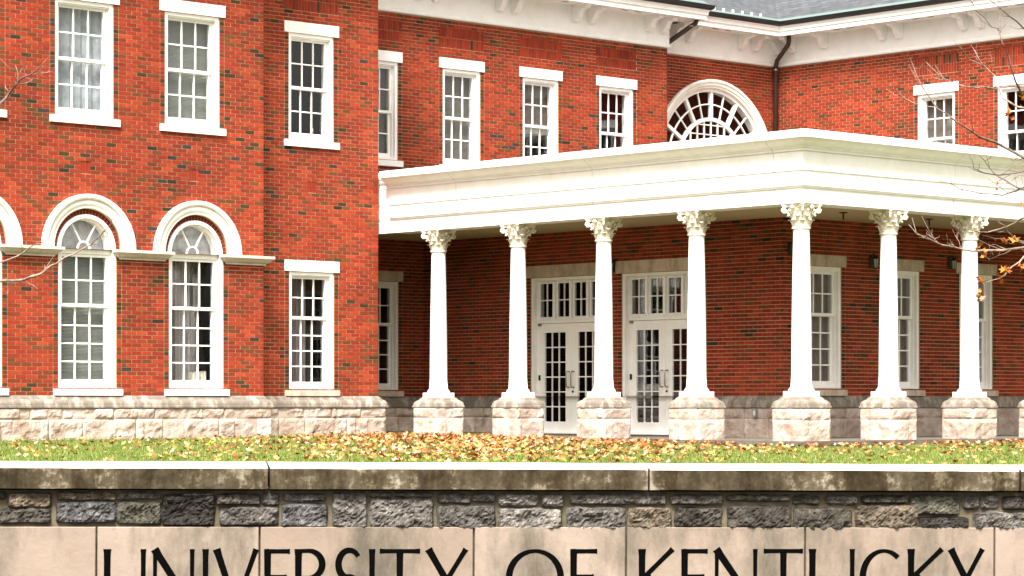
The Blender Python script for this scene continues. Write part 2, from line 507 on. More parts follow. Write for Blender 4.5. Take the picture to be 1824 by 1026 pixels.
# window schedule: (wall, centre, opening width, z0, z1, lintel half width, kind)
ZS, ZT = 5.335, 7.24          # upper windows
LS, LT = .89, 3.005           # ground-floor windows
UP = [('A', -11.62, 1.13, .675), ('A', -9.455, 1.13, .675), ('A', -7.30, 1.13, .675), ('A2', -4.275, 1.02, .617),
      ('B', -1.15, .99, .595), ('B', .985, .99, .595), ('B', 3.125, .99, .595), ('B', 5.29, .99, .595),
      ('D', -5.415, .99, .595), ('D', -3.31, .99, .595), ('D', -1.2, .99, .595)]
LO = [('A2', -4.265, 1.02, .617), ('B', -1.135, .99, .595), ('F', 1.02, .99, .6), ('F', 3.155, .99, .6), ('F', 5.285, .99, .6), ('F', 7.4, .99, .6)]
ARCHES = [-11.575, -9.396, -7.217]
SPR, ARI, ARO, AFR = 3.19, .655, .888, .565
DOORS = [(-6.261, -4.27), (-3.864, -1.875)]     # on wall E, s = -y

def rects_for(wall):
    rc, open_ = [], []
    for (w, c, wd, lh) in UP:
        if w != wall: continue
        rc += [(c - wd / 2, c + wd / 2, ZS, ZT, True), (c - lh, c + lh, ZT - .002, 7.44, False), (c - lh, c + lh, 5.222, ZS - .03, False)]
        open_.append((c - wd / 2, c + wd / 2, ZS, ZT))
        rc.append((c - lh, c + lh, 7.642, 8.045, False)); 
    for (w, c, wd, lh) in LO:
        if w != wall: continue
        rc += [(c - wd / 2, c + wd / 2, LS, LT, True), (c - lh, c + lh, LT - .002, 3.2, False), (c - lh, c + lh, .785, LS - .04, False)]
        open_.append((c - wd / 2, c + wd / 2, LS, LT))
    return rc, open_

EXT = {'A': (-13.6, -5.80, .785, 8.6), 'A2': (-5.80, -2.73, .785, 8.6), 'C': (6.80, 10.97, .785 + 60 * CH, 8.2), 'D': (-9.91, .6, .785 + 60 * CH, 8.2),
       'E': (-9.31, 0.0, .785, 3.8), 'F': (0.0, 10.97, .785, 3.8)}
wall_objs = {}
for w in ('A', 'A2', 'B', 'C', 'D', 'E', 'F'):
    rc, op = rects_for(w)
    arcs_b, arcs_w = [], []
    pnl = [(c - lh, c + lh, 7.642, 8.045) for (ww, c, wd, lh) in UP if ww == w]
    if w == 'A': pnl += [(cx - .095, cx + .095, 4.416, 4.616) for cx in (-11.6, -9.43, -7.258)]
    if w == 'A2': pnl += [(-4.35, -4.16, 4.416, 4.616)]
    if w == 'A':
        for cx in ARCHES:
            rc += [(cx - AFR, cx + AFR, .89, SPR, True), (cx - .66, cx + .66, .785, .85, False)]
            op.append((cx - AFR, cx + AFR, .89, SPR)); arcs_b.append((cx, SPR, ARO - .03)); arcs_w.append((cx, SPR, ARI))
        for cx in (-11.6, -9.43, -7.258): rc.append((cx - .095, cx + .095, 4.416, 4.616, False))
    if w == 'A2': rc.append((-4.35, -4.16, 4.416, 4.616, False))
    if w == 'C':
        arcs_b.append((8.88, 5.87, 1.84)); arcs_w.append((8.88, 5.87, 1.72))
        rc.append((7.04, 10.72, 4.8, 5.87, False)); op.append((7.16, 10.60, 5.3, 5.87))
    if w == 'E':
        for (a, b_) in DOORS:
            rc += [(a, b_, .0, 2.99, True), (a - .14, b_ + .02, 2.985, 3.21, False)]; op.append((a, b_, .785, 2.985))
    if w == 'B':
        lay('B', -2.73, 6.80, .785 + 55 * CH, 8.2, rc, dark=.9)
        lay('B', -2.73, 0.0, .785, 3.8, rc)
        wall_objs[w] = wall_sheet('wall', 'B', -2.73, 6.80, .0, 8.6, op, (), pnl)
    else:
        s0, s1, z0, z1 = EXT[w]
        lay(w, s0, s1, z0, z1, rc, arcs_b, dark=.6 if w in 'CD' else 1.0)
        wall_objs[w] = wall_sheet('wall', w, s0, s1, z0, 8.6 if z1 > 7 else z1, op, arcs_w, pnl)
for (w, c, wd, lh) in UP: soldier(w, c - lh, c + lh, 7.642, 8.045)
for w, cx in (('A', -11.6), ('A', -9.43), ('A', -7.258), ('A2', -4.255)):
    for i in range(3): BRICKS.append((w, cx - .09 + i * .064, cx - .036 + i * .064, 4.422, 4.61, -.010, brng.choice((1, 2, 5))))
# a zig-zag of dark bricks between the second and third upper windows
for i in range(len(BRICKS)):
    (w, a, b_, z, z2, nf, c) = BRICKS[i]
    if w == 'B' and 1.75 < (a + b_) / 2 < 2.45 and 5.75 < z < 6.05 and abs(z - 5.86 - .12 * math.sin(((a + b_) / 2 - 1.75) * 9)) < .05: BRICKS[i] = (w, a, b_, z, z2, nf, 11)

def depth_key(t):
    w, a, b_, z, z2, nf, c = t
    p = to_world(*wpt(w, (a + b_) / 2, 0, (z + z2) / 2))
    px, py = to_px(p)
    full = abs((b_ - a) - (BL - .0125)) < .002
    return (0 if (full and 6 < px < 1818 and 4 < py) else 1, p.y)
order = sorted(range(len(BRICKS)), key=lambda i: depth_key(BRICKS[i]))
single = set(order[:300])
brick_meshes = {}
def brick_mesh(c):
    if c not in brick_meshes:
        mb = MB(); w = (BL - .0125) / 2
        mb.box(-w, w, 0, .02, 0, BH, PAL[c], skip=('k',)); brick_meshes[c] = mb.mesh('brick', 'brick', fix=False)
    return brick_meshes[c]
mb = MB()
for i, (w, a, b_, z, z2, nf, c) in enumerate(BRICKS):
    if i in single:
        link('brick', brick_mesh(c), wall_objs[w], ((a + b_) / 2, -nf, z))
        continue
    q = brng.uniform(.88, 1.12); cc_ = tuple(v_ * q for v_ in PAL[c])
    P = [wpt(w, s_, n_, z_) for s_, n_, z_ in ((a, nf, z), (b_, nf, z), (b_, nf, z2), (a, nf, z2), (a, -.01 + min(nf, 0), z), (b_, -.01 + min(nf, 0), z), (b_, -.01 + min(nf, 0), z2), (a, -.01 + min(nf, 0), z2))]
    k = len(mb.v); mb.v += P; mb.c += [cc_] * 8
    for ff in ((0, 1, 2, 3), (0, 4, 5, 1), (1, 5, 6, 2), (2, 6, 7, 3), (3, 7, 4, 0)): mb.f.append(tuple(k + j for j in ff)); mb.mi.append(0)
tag(link('brickwork', mb.mesh('brickwork', 'brick', fix=False), root), kind='stuff')
# returns turned away from the view
mb = MB()
mb.poly([(-5.80, 6.817, 0), (-5.80, 7.41, 0), (-5.80, 7.41, 8.6), (-5.80, 6.817, 8.6)])
mb.poly([(-2.73, 7.417, 0), (-2.73, 9.31, 0), (-2.73, 9.31, 8.6), (-2.73, 7.417, 8.6)])
mb.poly([(6.80, 9.317, 4.4), (6.80, 9.91, 4.4), (6.80, 9.91, 8.6), (6.80, 9.317, 8.6)])
mb.poly([(-13.6, 6.817, 0), (-13.6, 16, 0), (-13.6, 16, 8.6), (-13.6, 6.817, 8.6)])
link('return_wall', mb.mesh('return_wall', 'brick_pattern', fix=False), root)

# ------------------------------------------------------------------ windows
mesh_cache = {}
def cached(key, fn):
    if key not in mesh_cache: mesh_cache[key] = fn()
    return mesh_cache[key]

def ring(mb, x0, x1, z0, z1, wl_, wr, wb, wt, y0, y1):
    """rectangular frame butted end to end"""
    mb.box(x0, x0 + wl_, y0, y1, z0, z1); mb.box(x1 - wr, x1, y0, y1, z0, z1)
    mb.box(x0 + wl_, x1 - wr, y0, y1, z1 - wt, z1); mb.box(x0 + wl_, x1 - wr, y0, y1, z0, z0 + wb)

def sash(x0, x1, z0, z1, cols, rows, y, bot=.06, top=.045, st=.05, mt=.023):
    mb = MB(); ring(mb, x0, x1, z0, z1, st, st, bot, top, y, y + .04)
    gx0, gx1, gz0, gz1 = x0 + st, x1 - st, z0 + bot, z1 - top
    for i in range(1, cols): c = gx0 + (gx1 - gx0) * i / cols; mb.box(c - mt / 2, c + mt / 2, y + .006, y + .034, gz0, gz1)
    for j in range(1, rows):
        c = gz0 + (gz1 - gz0) * j / rows
        for i in range(cols):
            a = gx0 + (gx1 - gx0) * i / cols + (mt / 2 if i else 0); b_ = gx0 + (gx1 - gx0) * (i + 1) / cols - (mt / 2 if i < cols - 1 else 0)
            mb.box(a, b_, y + .006, y + .034, c - mt / 2, c + mt / 2)
    panes = []
    for i in range(cols):
        for j in range(rows):
            panes.append((gx0 + (gx1 - gx0) * i / cols, gx0 + (gx1 - gx0) * (i + 1) / cols, gz0 + (gz1 - gz0) * j / rows, gz0 + (gz1 - gz0) * (j + 1) / rows, y + .02))
    return mb, panes

def add_panes(parent, panes, inset=.012):
    for (a, b_, c, d, y) in panes:
        w, h = round((b_ - a) / 2 - inset, 4), round((d - c) / 2 - inset, 4)
        def mk(w=w, h=h):
            q = MB(); q.box(-w, w, -.002, .002, -h, h); return q.mesh('pane', 'glass')
        link('pane', cached(('pane', w, h), mk), parent, ((a + b_) / 2, y, (c + d) / 2))

def blind_mesh(w, z0, z1, m_):
    mb = MB(); rows = []; z = z1; k = 0
    while z > z0:
        rows.append([(-w / 2, .0 if k % 2 else .022, z), (w / 2, .0 if k % 2 else .022, z)]); z -= .013 if k % 2 == 0 else .010; k += 1
    mb.grid(rows)
    return mb.mesh('blind', m_, fix=False)

def drape_mesh(w, z0, z1, m_, amp=.03, freq=9):
    mb = MB(); N = 60
    mb.grid([[(-w / 2 + w * i / N, amp * math.sin(freq * 6.28 * i / N + .8 * math.sin(i * .5)) + .01 * noise.noise(Vector((i * .3, z * 2, 0))), z) for i in range(N + 1)] for z in (z0, z0 + (z1 - z0) * .33, z0 + (z1 - z0) * .66, z1)])
    return mb.mesh('curtain', m_, smooth=True, fix=False)

def room_mesh(w, h, z0, m_, deep=1.6):
    mb = MB(); a = w / 2 + .5
    q = [(-a, .3, z0 - .4), (a, .3, z0 - .4), (a, deep, z0 - .4), (-a, deep, z0 - .4), (-a, .3, z0 + h + .3), (a, .3, z0 + h + .3), (a, deep, z0 + h + .3), (-a, deep, z0 + h + .3)]
    mb.v = q; mb.f = [(0, 1, 2, 3), (4, 5, 6, 7), (2, 3, 7, 6), (0, 3, 7, 4), (1, 2, 6, 5)]; mb.mi = [0] * 5
    return mb.mesh('room', m_, fix=False)

def place(wall, s, name, me, parent=None):
    (lx, ly), rz = WALLS[wall]
    x, y, z = wpt(wall, s, 0, 0)
    return link(name, me, parent or root, (x, y, 0), rz)

def dh_window(wall, c, wd, lh, z0, z1, upper, fill, lint_m='white', sill_m='white'):
    """double-hung window; fill = what is seen behind the glass"""
    h = z1 - z0; w2 = wd / 2; ct = .062
    def frame():
        mb = MB()
        ring(mb, -w2 + .004, w2 - .004, z0 + .002, z1 - .004, ct, ct, .045, .06, .022, .085)
        ring(mb, -w2 + .03, w2 - .03, z0 + .024, z1 - .034, ct - .006, ct - .006, .04, .05, .087, .25)
        mb.box(-w2 + .07, w2 - .07, .045, .06, z1 - .085, z1 - .066)
        return mb.mesh('window', 'white')
    win = place(wall, c, 'window', cached(('frame', wd, z0, z1), frame))
    zi0, zi1 = z0 + .064, z1 - .084
    zm = zi0 + (zi1 - zi0) * (.5 if upper else .622)
    x0 = w2 - .085
    mbu, pu = sash(-x0, x0, zm - .02, zi1, 3, 2, .105, bot=.05)
    mbl, pl = sash(-x0 - .0, x0 - .0, zi0, zm + .02, 3, 2 if upper else 4, .15, bot=.085, top=.05)
    link('sash', cached(('su', wd, z0, z1), lambda: mbu.mesh('sash', 'white')), win)
    link('sash', cached(('sl', wd, z0, z1), lambda: mbl.mesh('sash', 'white')), win)
    add_panes(win, pu + pl)
    def lint():
        mb = MB(); zt = 7.44 if upper else 3.2
        mb.box(-lh, lh, -.016, .1, z1 + .001, zt); me = mb.mesh('lintel', lint_m); return me
    def sill():
        mb = MB(); zb = 5.222 if upper else .787
        mb.box(-lh + .004, lh - .004, -.045, .1, zb, z0); return mb.mesh('sill', sill_m)
    link('lintel', cached(('lint', lh, upper, lint_m), lint), win)
    link('sill', cached(('sill', lh, upper, sill_m), sill), win)
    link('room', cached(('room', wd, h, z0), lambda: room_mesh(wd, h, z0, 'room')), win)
    fills(win, fill, wd - .1, z0 + .05, z1 - .06)
    return win

def fills(win, fill, w, z0, z1):
    zm = (z0 + z1) / 2
    if fill in ('blind', 'blind_warm'):
        link('blind', cached((fill, w, z0), lambda: blind_mesh(w, z0, z1, fill)), win, (0, .27, 0))
    elif fill == 'half_blind':
        link('blind', cached((fill, w, z0), lambda: blind_mesh(w, zm - .15, z1, 'blind_warm')), win, (0, .27, 0))
    elif fill == 'curtain':
        link('curtain', cached((fill, w, z0), lambda: drape_mesh(w, z0, z1, 'curtain', .025, 5)), win, (0, .29, 0))
    elif fill == 'tan':
        link('curtain', cached((fill, w, z0), lambda: drape_mesh(w, z0, z1, 'curtain_tan', .02, 8)), win, (0, .29, 0))
    elif fill == 'strip':
        link('curtain', cached((fill, w, z0), lambda: drape_mesh(w * .3, z0, z1, 'curtain_and_reflection_grey', .03, 3)), win, (.02, .5, 0))
    elif fill == 'side':
        link('curtain', cached((fill, w, z0), lambda: drape_mesh(w * .4, z0, z1, 'curtain_and_reflection_grey', .03, 4)), win, (.12, .6, 0))

fill_up = ['blind', 'curtain', 'blind', 'dark', 'blind_warm', 'blind_warm', 'half_blind', 'dark', 'half_blind', 'dark', 'blind']
for (w, c, wd, lh), fl in zip(UP, fill_up): dh_window(w, c, wd, lh, ZS, ZT, True, fl)
fill_lo = ['side', 'dark', 'tan', 'tan', 'tan', 'tan']
for (w, c, wd, lh), fl in zip(LO, fill_lo): dh_window(w, c, wd, lh, LS, LT, False, fl, 'white' if w == 'A2' else 'smooth', 'smooth')

# arched windows on the left wing
def arc_band(mb, r0, r1, y0, y1, cz, a0=0, a1=math.pi, N=32, cx=0):
    rows = []
    for t in range(N + 1):
        a = a0 + (a1 - a0) * t / N; ca, sa = -math.cos(a), math.sin(a)
        rows.append([(cx + r0 * ca, y0, cz + r0 * sa), (cx + r1 * ca, y0, cz + r1 * sa), (cx + r1 * ca, y1, cz + r1 * sa), (cx + r0 * ca, y1, cz + r0 * sa)])
    mb.grid(rows, close_u=True)

def arch_window(c, fill):
    zt = SPR - .02
    def frame():
        mb = MB(); w2 = AFR - .004
        mb.box(-w2, -w2 + .062, .022, .085, .892, SPR); mb.box(w2 - .062, w2, .022, .085, .892, SPR); mb.box(-w2 + .062, w2 - .062, .022, .085, .892, .935)
        arc_band(mb, w2 - .062, w2, .022, .085, SPR + .001)
        mb.box(-w2 + .03, -w2 + .086, .087, .25, .92, SPR); mb.box(w2 - .086, w2 - .03, .087, .25, .92, SPR); mb.box(-w2 + .086, w2 - .086, .087, .25, .92, .96)
        arc_band(mb, w2 - .086, w2 - .03, .087, .25, SPR + .001)
        mb.box(-w2 + .088, w2 - .088, .075, .2, SPR - .085, SPR + .005)
        mb.box(-w2 + .088, w2 - .088, .066, .074, SPR - .04, SPR - .02)
        return mb.mesh('window', 'white')
    win = place('A', c, 'window', cached('archframe', frame))
    x0 = AFR - .09; zm = 2.26
    mbu, pu = sash(-x0, x0, zm - .02, SPR - .088, 3, 2, .105, bot=.05)
    mbl, pl = sash(-x0, x0, .962, zm + .02, 3, 4, .15, bot=.085, top=.05)
    link('sash', cached('asu', lambda: mbu.mesh('sash', 'white')), win)
    link('sash', cached('asl', lambda: mbl.mesh('sash', 'white')), win)
    add_panes(win, pu + pl)
    def fan():
        mb = MB(); r = AFR - .092; cz = SPR + .008
        arc_band(mb, r - .012, r, .105, .145, cz)
        arc_band(mb, .104, .124, .108, .14, cz, N=16)
        for a in (60, 120):
            ca, sa = math.cos(R(a)), math.sin(R(a)); d = .0095
            P = [(r_ * ca + e * sa * d, r_ * sa - e * ca * d) for r_, e in ((.12, 1), (.12, -1), (r - .008, -1), (r - .008, 1))]
            rows = [[(x, y, cz + z) for x, z in P] for y in (.109, .139)]
            mb.grid(rows, close_u=True); mb.poly(rows[0])
        return mb.mesh('fanlight_bars', 'white')
    link('fanlight_bars', cached('fan', fan), win)
    def fanpane(a0, a1, r0, r1):
        def f():
            mb = MB(); cz = SPR + .012; P = []
            for t in range(13): a = R(a0 + (a1 - a0) * t / 12); P.append((r1 * math.cos(a), .125, cz + r1 * math.sin(a)))
            for t in range(13): a = R(a1 + (a0 - a1) * t / 12); P.append((r0 * math.cos(a), .125, cz + r0 * math.sin(a)))
            mb.grid([[p for p in P[:13]], [p for p in reversed(P[13:])]])
            return mb.mesh('pane', 'glass')
        return f
    for k, (a0, a1, r0, r1) in enumerate(((2, 59, .126, .464), (61, 119, .126, .464), (121, 178, .126, .464), (2, 178, .02, .102))):
        link('pane', cached(('fp', k), fanpane(a0, a1, r0, r1)), win)
    link('sill', cached('asill', lambda: (lambda q: (q.box(-.66, .66, -.05, .1, .787, .891), q.mesh('sill', 'white'))[1])(MB())), win)
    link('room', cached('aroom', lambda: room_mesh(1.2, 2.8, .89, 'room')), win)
    def vou():
        mb = MB(); N = 30
        for t in range(N):
            a0, a1 = math.pi * (t + .1) / N, math.pi * (t + .9) / N
            cc2 = PAL[random.choice((6, 6, 4, 7, 2))]
            r0, r1 = AFR + .001, ARI + .03
            q = [(r * math.cos(a), r * math.sin(a)) for r, a in ((r0, a0), (r1, a0), (r1, a1), (r0, a1))]
            k = len(mb.v)
            mb.v += [(x, .05, SPR + z) for x, z in q] + [(x, .28, SPR + z) for x, z in q]; mb.c += [cc2] * 8
            for ff in ((0, 1, 2, 3), (0, 4, 5, 1), (2, 6, 7, 3), (3, 7, 4, 0)): mb.f.append(tuple(k + j for j in ff)); mb.mi.append(0)
        return mb.mesh('arch_bricks', 'brick')
    tag(link('arch_bricks', cached('vou', vou), win), kind='stuff')
    def vm():
        mb = MB(); arc_band(mb, AFR, ARI + .02, .058, .29, SPR, N=30); return mb.mesh('arch_mortar', 'mortar')
    link('arch_mortar', cached('voum', vm), win)
    def mould():
        prof = [(ARI, .07), (ARI, -.03), (ARI + .015, -.04), (ARI + .03, -.036), (ARI + .05, -.045), (ARI + .07, -.06), (ARI + .10, -.068), (ARI + .13, -.062), (ARI + .142, -.05), (ARI + .146, -.078), (ARI + .16, -.095), (ARO - .03, -.105), (ARO - .004, -.10), (ARO, -.09), (ARO, .02)]
        mb = MB(); N = 48
        mb.grid([[(-r * math.cos(math.pi * t / N), y, SPR + r * math.sin(math.pi * t / N)) for r, y in prof] for t in range(N + 1)])
        return ease_smooth(mb.mesh('arch_moulding', 'cast'), 40)
    link('arch_moulding', cached('amould', mould), win)
    zb = .95
    if fill == 'blind':
        link('blind', cached('ablind', lambda: blind_mesh(1.0, zb, SPR - .03, 'blind')), win, (0, .27, 0))
        link('shade', cached('ashade', lambda: drape_mesh(1.0, SPR - .02, SPR + .52, 'curtain', .01, 3)), win, (0, .3, 0))
    else:
        link('curtain', cached('acolumn_reflection', lambda: drape_mesh(.28, zb, SPR - .03, 'curtain_and_reflection_grey', .03, 3)), win, (0, .42, 0))  # grey cloth strip imitating a porch column's reflection in the middle panes
        link('curtain', cached('acolumn_reflection2', lambda: drape_mesh(.2, zb, SPR - .03, 'curtain_and_reflection_grey', .03, 3)), win, (.42, .7, 0))
        link('shade', cached('ashade', None), win, (0, .3, 0))
    return win
for c, fl in zip(ARCHES, ('blind', 'blind', 'strip')): arch_window(c, fl)

# imposts between the arches
def impost(a, b_):
    prof = [(.0, 3.035), (.03, 3.035), (.03, 3.06), (.05, 3.07), (.085, 3.095), (.115, 3.13), (.12, 3.142), (.145, 3.146), (.145, 3.192), (.0, 3.192)]
    mb = MB(); q = .08
    path = [(a + q, 6.86, -1, 0), (a + q, 6.81, -1, -1), (b_ - q, 6.81, 1, -1), (b_ - q, 6.86 if b_ < -5.7 else 7.3, 1, 0)]
    sweep(mb, prof, path)
    return link('impost', ease_smooth(mb.mesh('impost', 'impost'), 40), root)
for a, b_ in ((-13.19, -12.17), (-11.01, -9.99), (-8.84, -7.82), (-6.66, -5.72)): impost(a, b_)

# great lunette window in the recess
def lunette():
    cz = 5.87
    mb = MB()
    arc_band(mb, 1.62, 1.70, .03, .2, cz, N=48); arc_band(mb, .98, 1.06, .05, .12, cz, N=36)
    arc_band(mb, 1.335, 1.362, .06, .1, cz, N=40)
    def spoke(a, r0, r1, d, y0, y1):
        ca, sa = math.cos(R(a)), math.sin(R(a))
        P = [(r * ca + e * sa * d, r * sa - e * ca * d) for r, e in ((r0, 1), (r0, -1), (r1, -1), (r1, 1))]
        rows = [[(x, y, cz + z) for x, z in P] for y in (y0, y1)]
        mb.grid(rows, close_u=True); mb.poly(rows[0])
    for k in range(7): spoke(30 * k if 0 < k < 6 else (1 if k == 0 else 179), 1.05, 1.64, .038, .045, .125)
    for k in range(6): spoke(15 + 30 * k, 1.05, 1.64, .0135, .064, .098)
    for i in range(-4, 5):
        x = i * .215; h = math.sqrt(max(0, .99 ** 2 - x * x)); mb.box(x - .013, x + .013, .062, .1, cz - .5, cz + h)
    for j in range(-2, 5):
        z = j * .21 + .05; h = math.sqrt(max(0, .99 ** 2 - max(0, z) ** 2)); mb.box(-h, h, .068, .094, cz + z - .012, cz + z + .012)
    mb.box(-1.71, 1.71, .03, .2, cz - .57, cz - .5)
    win = place('C', 8.88, 'window', mb.mesh('window', 'white'))
    mb = MB()
    prof = [(1.69, .1), (1.69, .0), (1.70, -.03), (1.73, -.04), (1.745, -.03), (1.75, -.055), (1.80, -.07), (1.815, -.06), (1.82, -.085), (1.86, -.095), (1.88, -.08), (1.88, .01)]
    N = 64
    mb.grid([[(-r * math.cos(math.pi * t / N), y, cz + r * math.sin(math.pi * t / N)) for r, y in prof] for t in range(N + 1)])
    link('arch_moulding', ease_smooth(mb.mesh('arch_moulding', 'cast'), 40), win)
    for k in range(6):
        for r0, r1 in ((1.06, 1.34), (1.36, 1.63)):
            for s in (0, 1):
                a0, a1 = 30 * k + 15 * s + .6, 30 * k + 15 * s + 14.4
                q = MB(); q.grid([[(r * math.cos(R(a0 + (a1 - a0) * t / 4)), .08, cz + r * math.sin(R(a0 + (a1 - a0) * t / 4))) for t in range(5)] for r in (r0, r1)])
                link('pane', q.mesh('pane', 'glass'), win)
    q = MB(); q.poly([(r * math.cos(R(a)), .082, cz + r * math.sin(R(a))) for r, a in [(.99, t * 6) for t in range(31)]] + [(-.99, .082, cz - .5), (.99, .082, cz - .5)])
    link('pane', q.mesh('pane', 'glass'), win)
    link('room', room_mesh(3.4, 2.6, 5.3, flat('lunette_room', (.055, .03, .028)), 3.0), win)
    q = MB(); q.box(-.12, .12, 0, .03, 0, .05); link('ceiling_lamp', q.mesh('ceiling_lamp', flat('amber_lamp', (.8, .35, .05))), win, (.1, 1.6, cz + .42))
lunette()

# doors under the porch
def door_set(s0, s1):
    mid = (s0 + s1) / 2; w2 = (s1 - s0) / 2
    def frame():
        mb = MB()
        ring(mb, -w2 + .004, w2 - .004, .1, 2.98, .075, .075, .02, .05, .02, .1)
        ring(mb, -w2 + .05, w2 - .05, .115, 2.955, .055, .055, .012, .045, .102, .25)
        mb.box(-w2 + .107, w2 - .107, .07, .2, 2.14, 2.225)
        mb.box(-w2 + .107, w2 - .107, .05, .069, 2.195, 2.212)
        iw = (2 * w2 - .214)
        for k in range(1, 4):
            x = -w2 + .107 + iw * k / 4; mb.box(x - .03, x + .03, .07, .2, 2.226, 2.908)
        return mb.mesh('door_frame', 'white')
    fr = place('E', mid, 'door_frame', cached('doorframe%.2f' % w2, frame))
    iw = 2 * w2 - .214
    for k in range(4):
        a = -w2 + .107 + iw * k / 4 + (.03 if k else 0); b_ = -w2 + .107 + iw * (k + 1) / 4 - (.03 if k < 3 else 0)
        mb_, pn = sash(a + .002, b_ - .002, 2.228, 2.906, 2, 2, .12, bot=.03, top=.03, st=.028, mt=.02)
        link('transom_light', mb_.mesh('transom_light', 'white'), fr); add_panes(fr, pn)
    def lint():
        mb = MB(); mb.box(-w2 - .14, w2 + .02, -.016, .1, 2.988, 3.21); return mb.mesh('lintel', 'smooth')
    link('lintel', cached('doorlint', lint), fr)
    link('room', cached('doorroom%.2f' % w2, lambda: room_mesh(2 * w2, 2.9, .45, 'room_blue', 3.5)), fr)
    q = MB(); q.box(-w2, w2, -.03, .3, .0, .098); link('threshold', q.mesh('threshold', 'concrete'), fr)
    for sgn in (-1, 1):
        lw = w2 - .109
        mb_, pn = sash(-lw / 2, lw / 2, .118, 2.136, 3, 6, .0, bot=.20, top=.17, st=.165, mt=.02)
        d = place('E', mid, 'door', mb_.mesh('door', 'white'))
        (lx, ly), rz = WALLS['E']
        off = sgn * (lw / 2 + .002)
        x, y, z = wpt('E', mid + off, -.11, 0); d.location = (x, y, 0)
        add_panes(d, pn)
        hx = -sgn * (lw / 2 - .06)
        q = MB(); q.tube([(hx, -.0, 1.24), (hx - 0, -.07, 1.24), (hx - .0, -.085, 1.21), (hx - .0, -.085, .98), (hx, -.07, .95), (hx, .0, .95)], .013, 8)
        link('handle', q.mesh('handle', 'steel', smooth=True), d)
        if sgn > 0:
            q = MB(); q.tube([(hx - .03, .005, .87), (hx - .03, -.016, .87)], .02, 12); link('lock_cylinder', q.mesh('lock_cylinder', 'iron'), d)
        else:
            q = MB(); q.box(-lw / 2 + .02, -lw / 2 + .05, -.03, .0, 1.08, 1.18); link('reader_box', q.mesh('reader_box', 'iron'), d)
            q = MB(); q.tube([(-lw / 2 + .06, .0, 2.11), (-lw / 2 + .06, -.06, 2.11)], .026, 10); link('door_closer', q.mesh('door_closer', 'steel'), d)
    return fr
for s0, s1 in DOORS: door_set(s0, s1)

# ------------------------------------------------------------------ stone base
def rock_block(w, h, d, seed, amp=.038, top_smooth=False):
    """rock-faced stone: front (-y) chipped, margins kept"""
    nx, nz_ = max(3, round(w / .032)), max(4, round(h / .03))
    rr = random.Random(seed); ox, oz = rr.uniform(0, 90), rr.uniform(0, 90)
    planes = [(rr.uniform(-.22, .22), rr.uniform(-.15, .5), rr.uniform(.25, .9), rr.uniform(0, w), rr.uniform(.2 * h, .9 * h)) for _ in range(max(3, int(w * 6)))]
    rows = []
    for j in range(nz_ + 1):
        row = []
        for i in range(nx + 1):
            x, z = w * i / nx, h * j / nz_
            e = min(1, min(i, nx - i) / 1.2) * min(1, min(j, nz_ - j) / 1.2)
            v_ = 1.0
            for (gx, gz, lv, px, pz) in planes:
                if abs(x - px) < .22: v_ = min(v_, lv + (gx * (x - px) + gz * (z - pz)) / .12)
            v_ += .5 * noise.noise(Vector((ox + x * 7, oz + z * 9, seed))) + .25 * noise.noise(Vector((ox + x * 19, oz + z * 19, seed)))
            v_ = max(.05, min(1.25, v_))
            row.append((x + (rr.uniform(-.008, .008) if e >= 1 else 0), -amp * e * v_, z + (rr.uniform(-.008, .008) if e >= 1 else 0)))
        rows.append(row)
    mb = MB(); mb.grid(rows)
    mb.poly([(0, 0, 0), (0, d, 0), (0, d, h), (0, 0, h)]); mb.poly([(w, 0, 0), (w, 0, h), (w, d, h), (w, d, 0)])
    mb.poly([(0, 0, h), (0, d, h), (w, d, h), (w, 0, h)])
    return mb

CAPZ, CAPT, CRS = .584, .785, .186
srng = random.Random(5)
def base_run(wall, s0, s1, front, corner_r=False, skip=()):
    zrows = [(CAPZ - CRS, CAPZ - .004, 2), (-.12, CAPZ - CRS - .004, 3)]
    for z0, z1, nj in zrows:
        s = s0 - srng.uniform(0, .4)
        while s < s1:
            w = srng.uniform(.55, 1.05); a, b_ = max(s, s0), min(s + w, s1)
            if s1 - b_ < .25: b_ = s1
            if b_ - a > .05 and not any(q0 < (a + b_) / 2 < q1 for q0, q1 in skip):
                a2, b2 = a, b_
                for q0, q1 in skip:
                    if a2 < q0 < b2: b2 = q0
                    if a2 < q1 < b2: a2 = q1
                me = rock_block(b2 - a2 - .004, z1 - z0, .25, srng.randint(0, 9999)).mesh('base_stone', 'rockface')
                x, y, _ = wpt(wall, a2 + .002, front, 0)
                link('base_stone', me, root, (x, y, z0), WALLS[wall][1])
            s = b_ if b_ == s1 else s + w
base_run('A', -13.6, -5.70, .10)
base_run('A2', -5.70, -2.63, .10)
base_run('B', -2.62, -.1, .06)
base_run('E', -9.25, -.0, .03, skip=[(a - .02, b_ + .02) for a, b_ in DOORS])
base_run('F', -.03, 10.9, .03)
# side of the projecting wing base
mb = MB(); mb.box(-2.80, -2.64, 7.33, 9.3, -.1, CAPZ - .004); link('base_return', mb.mesh('base_return', 'smooth'), root)

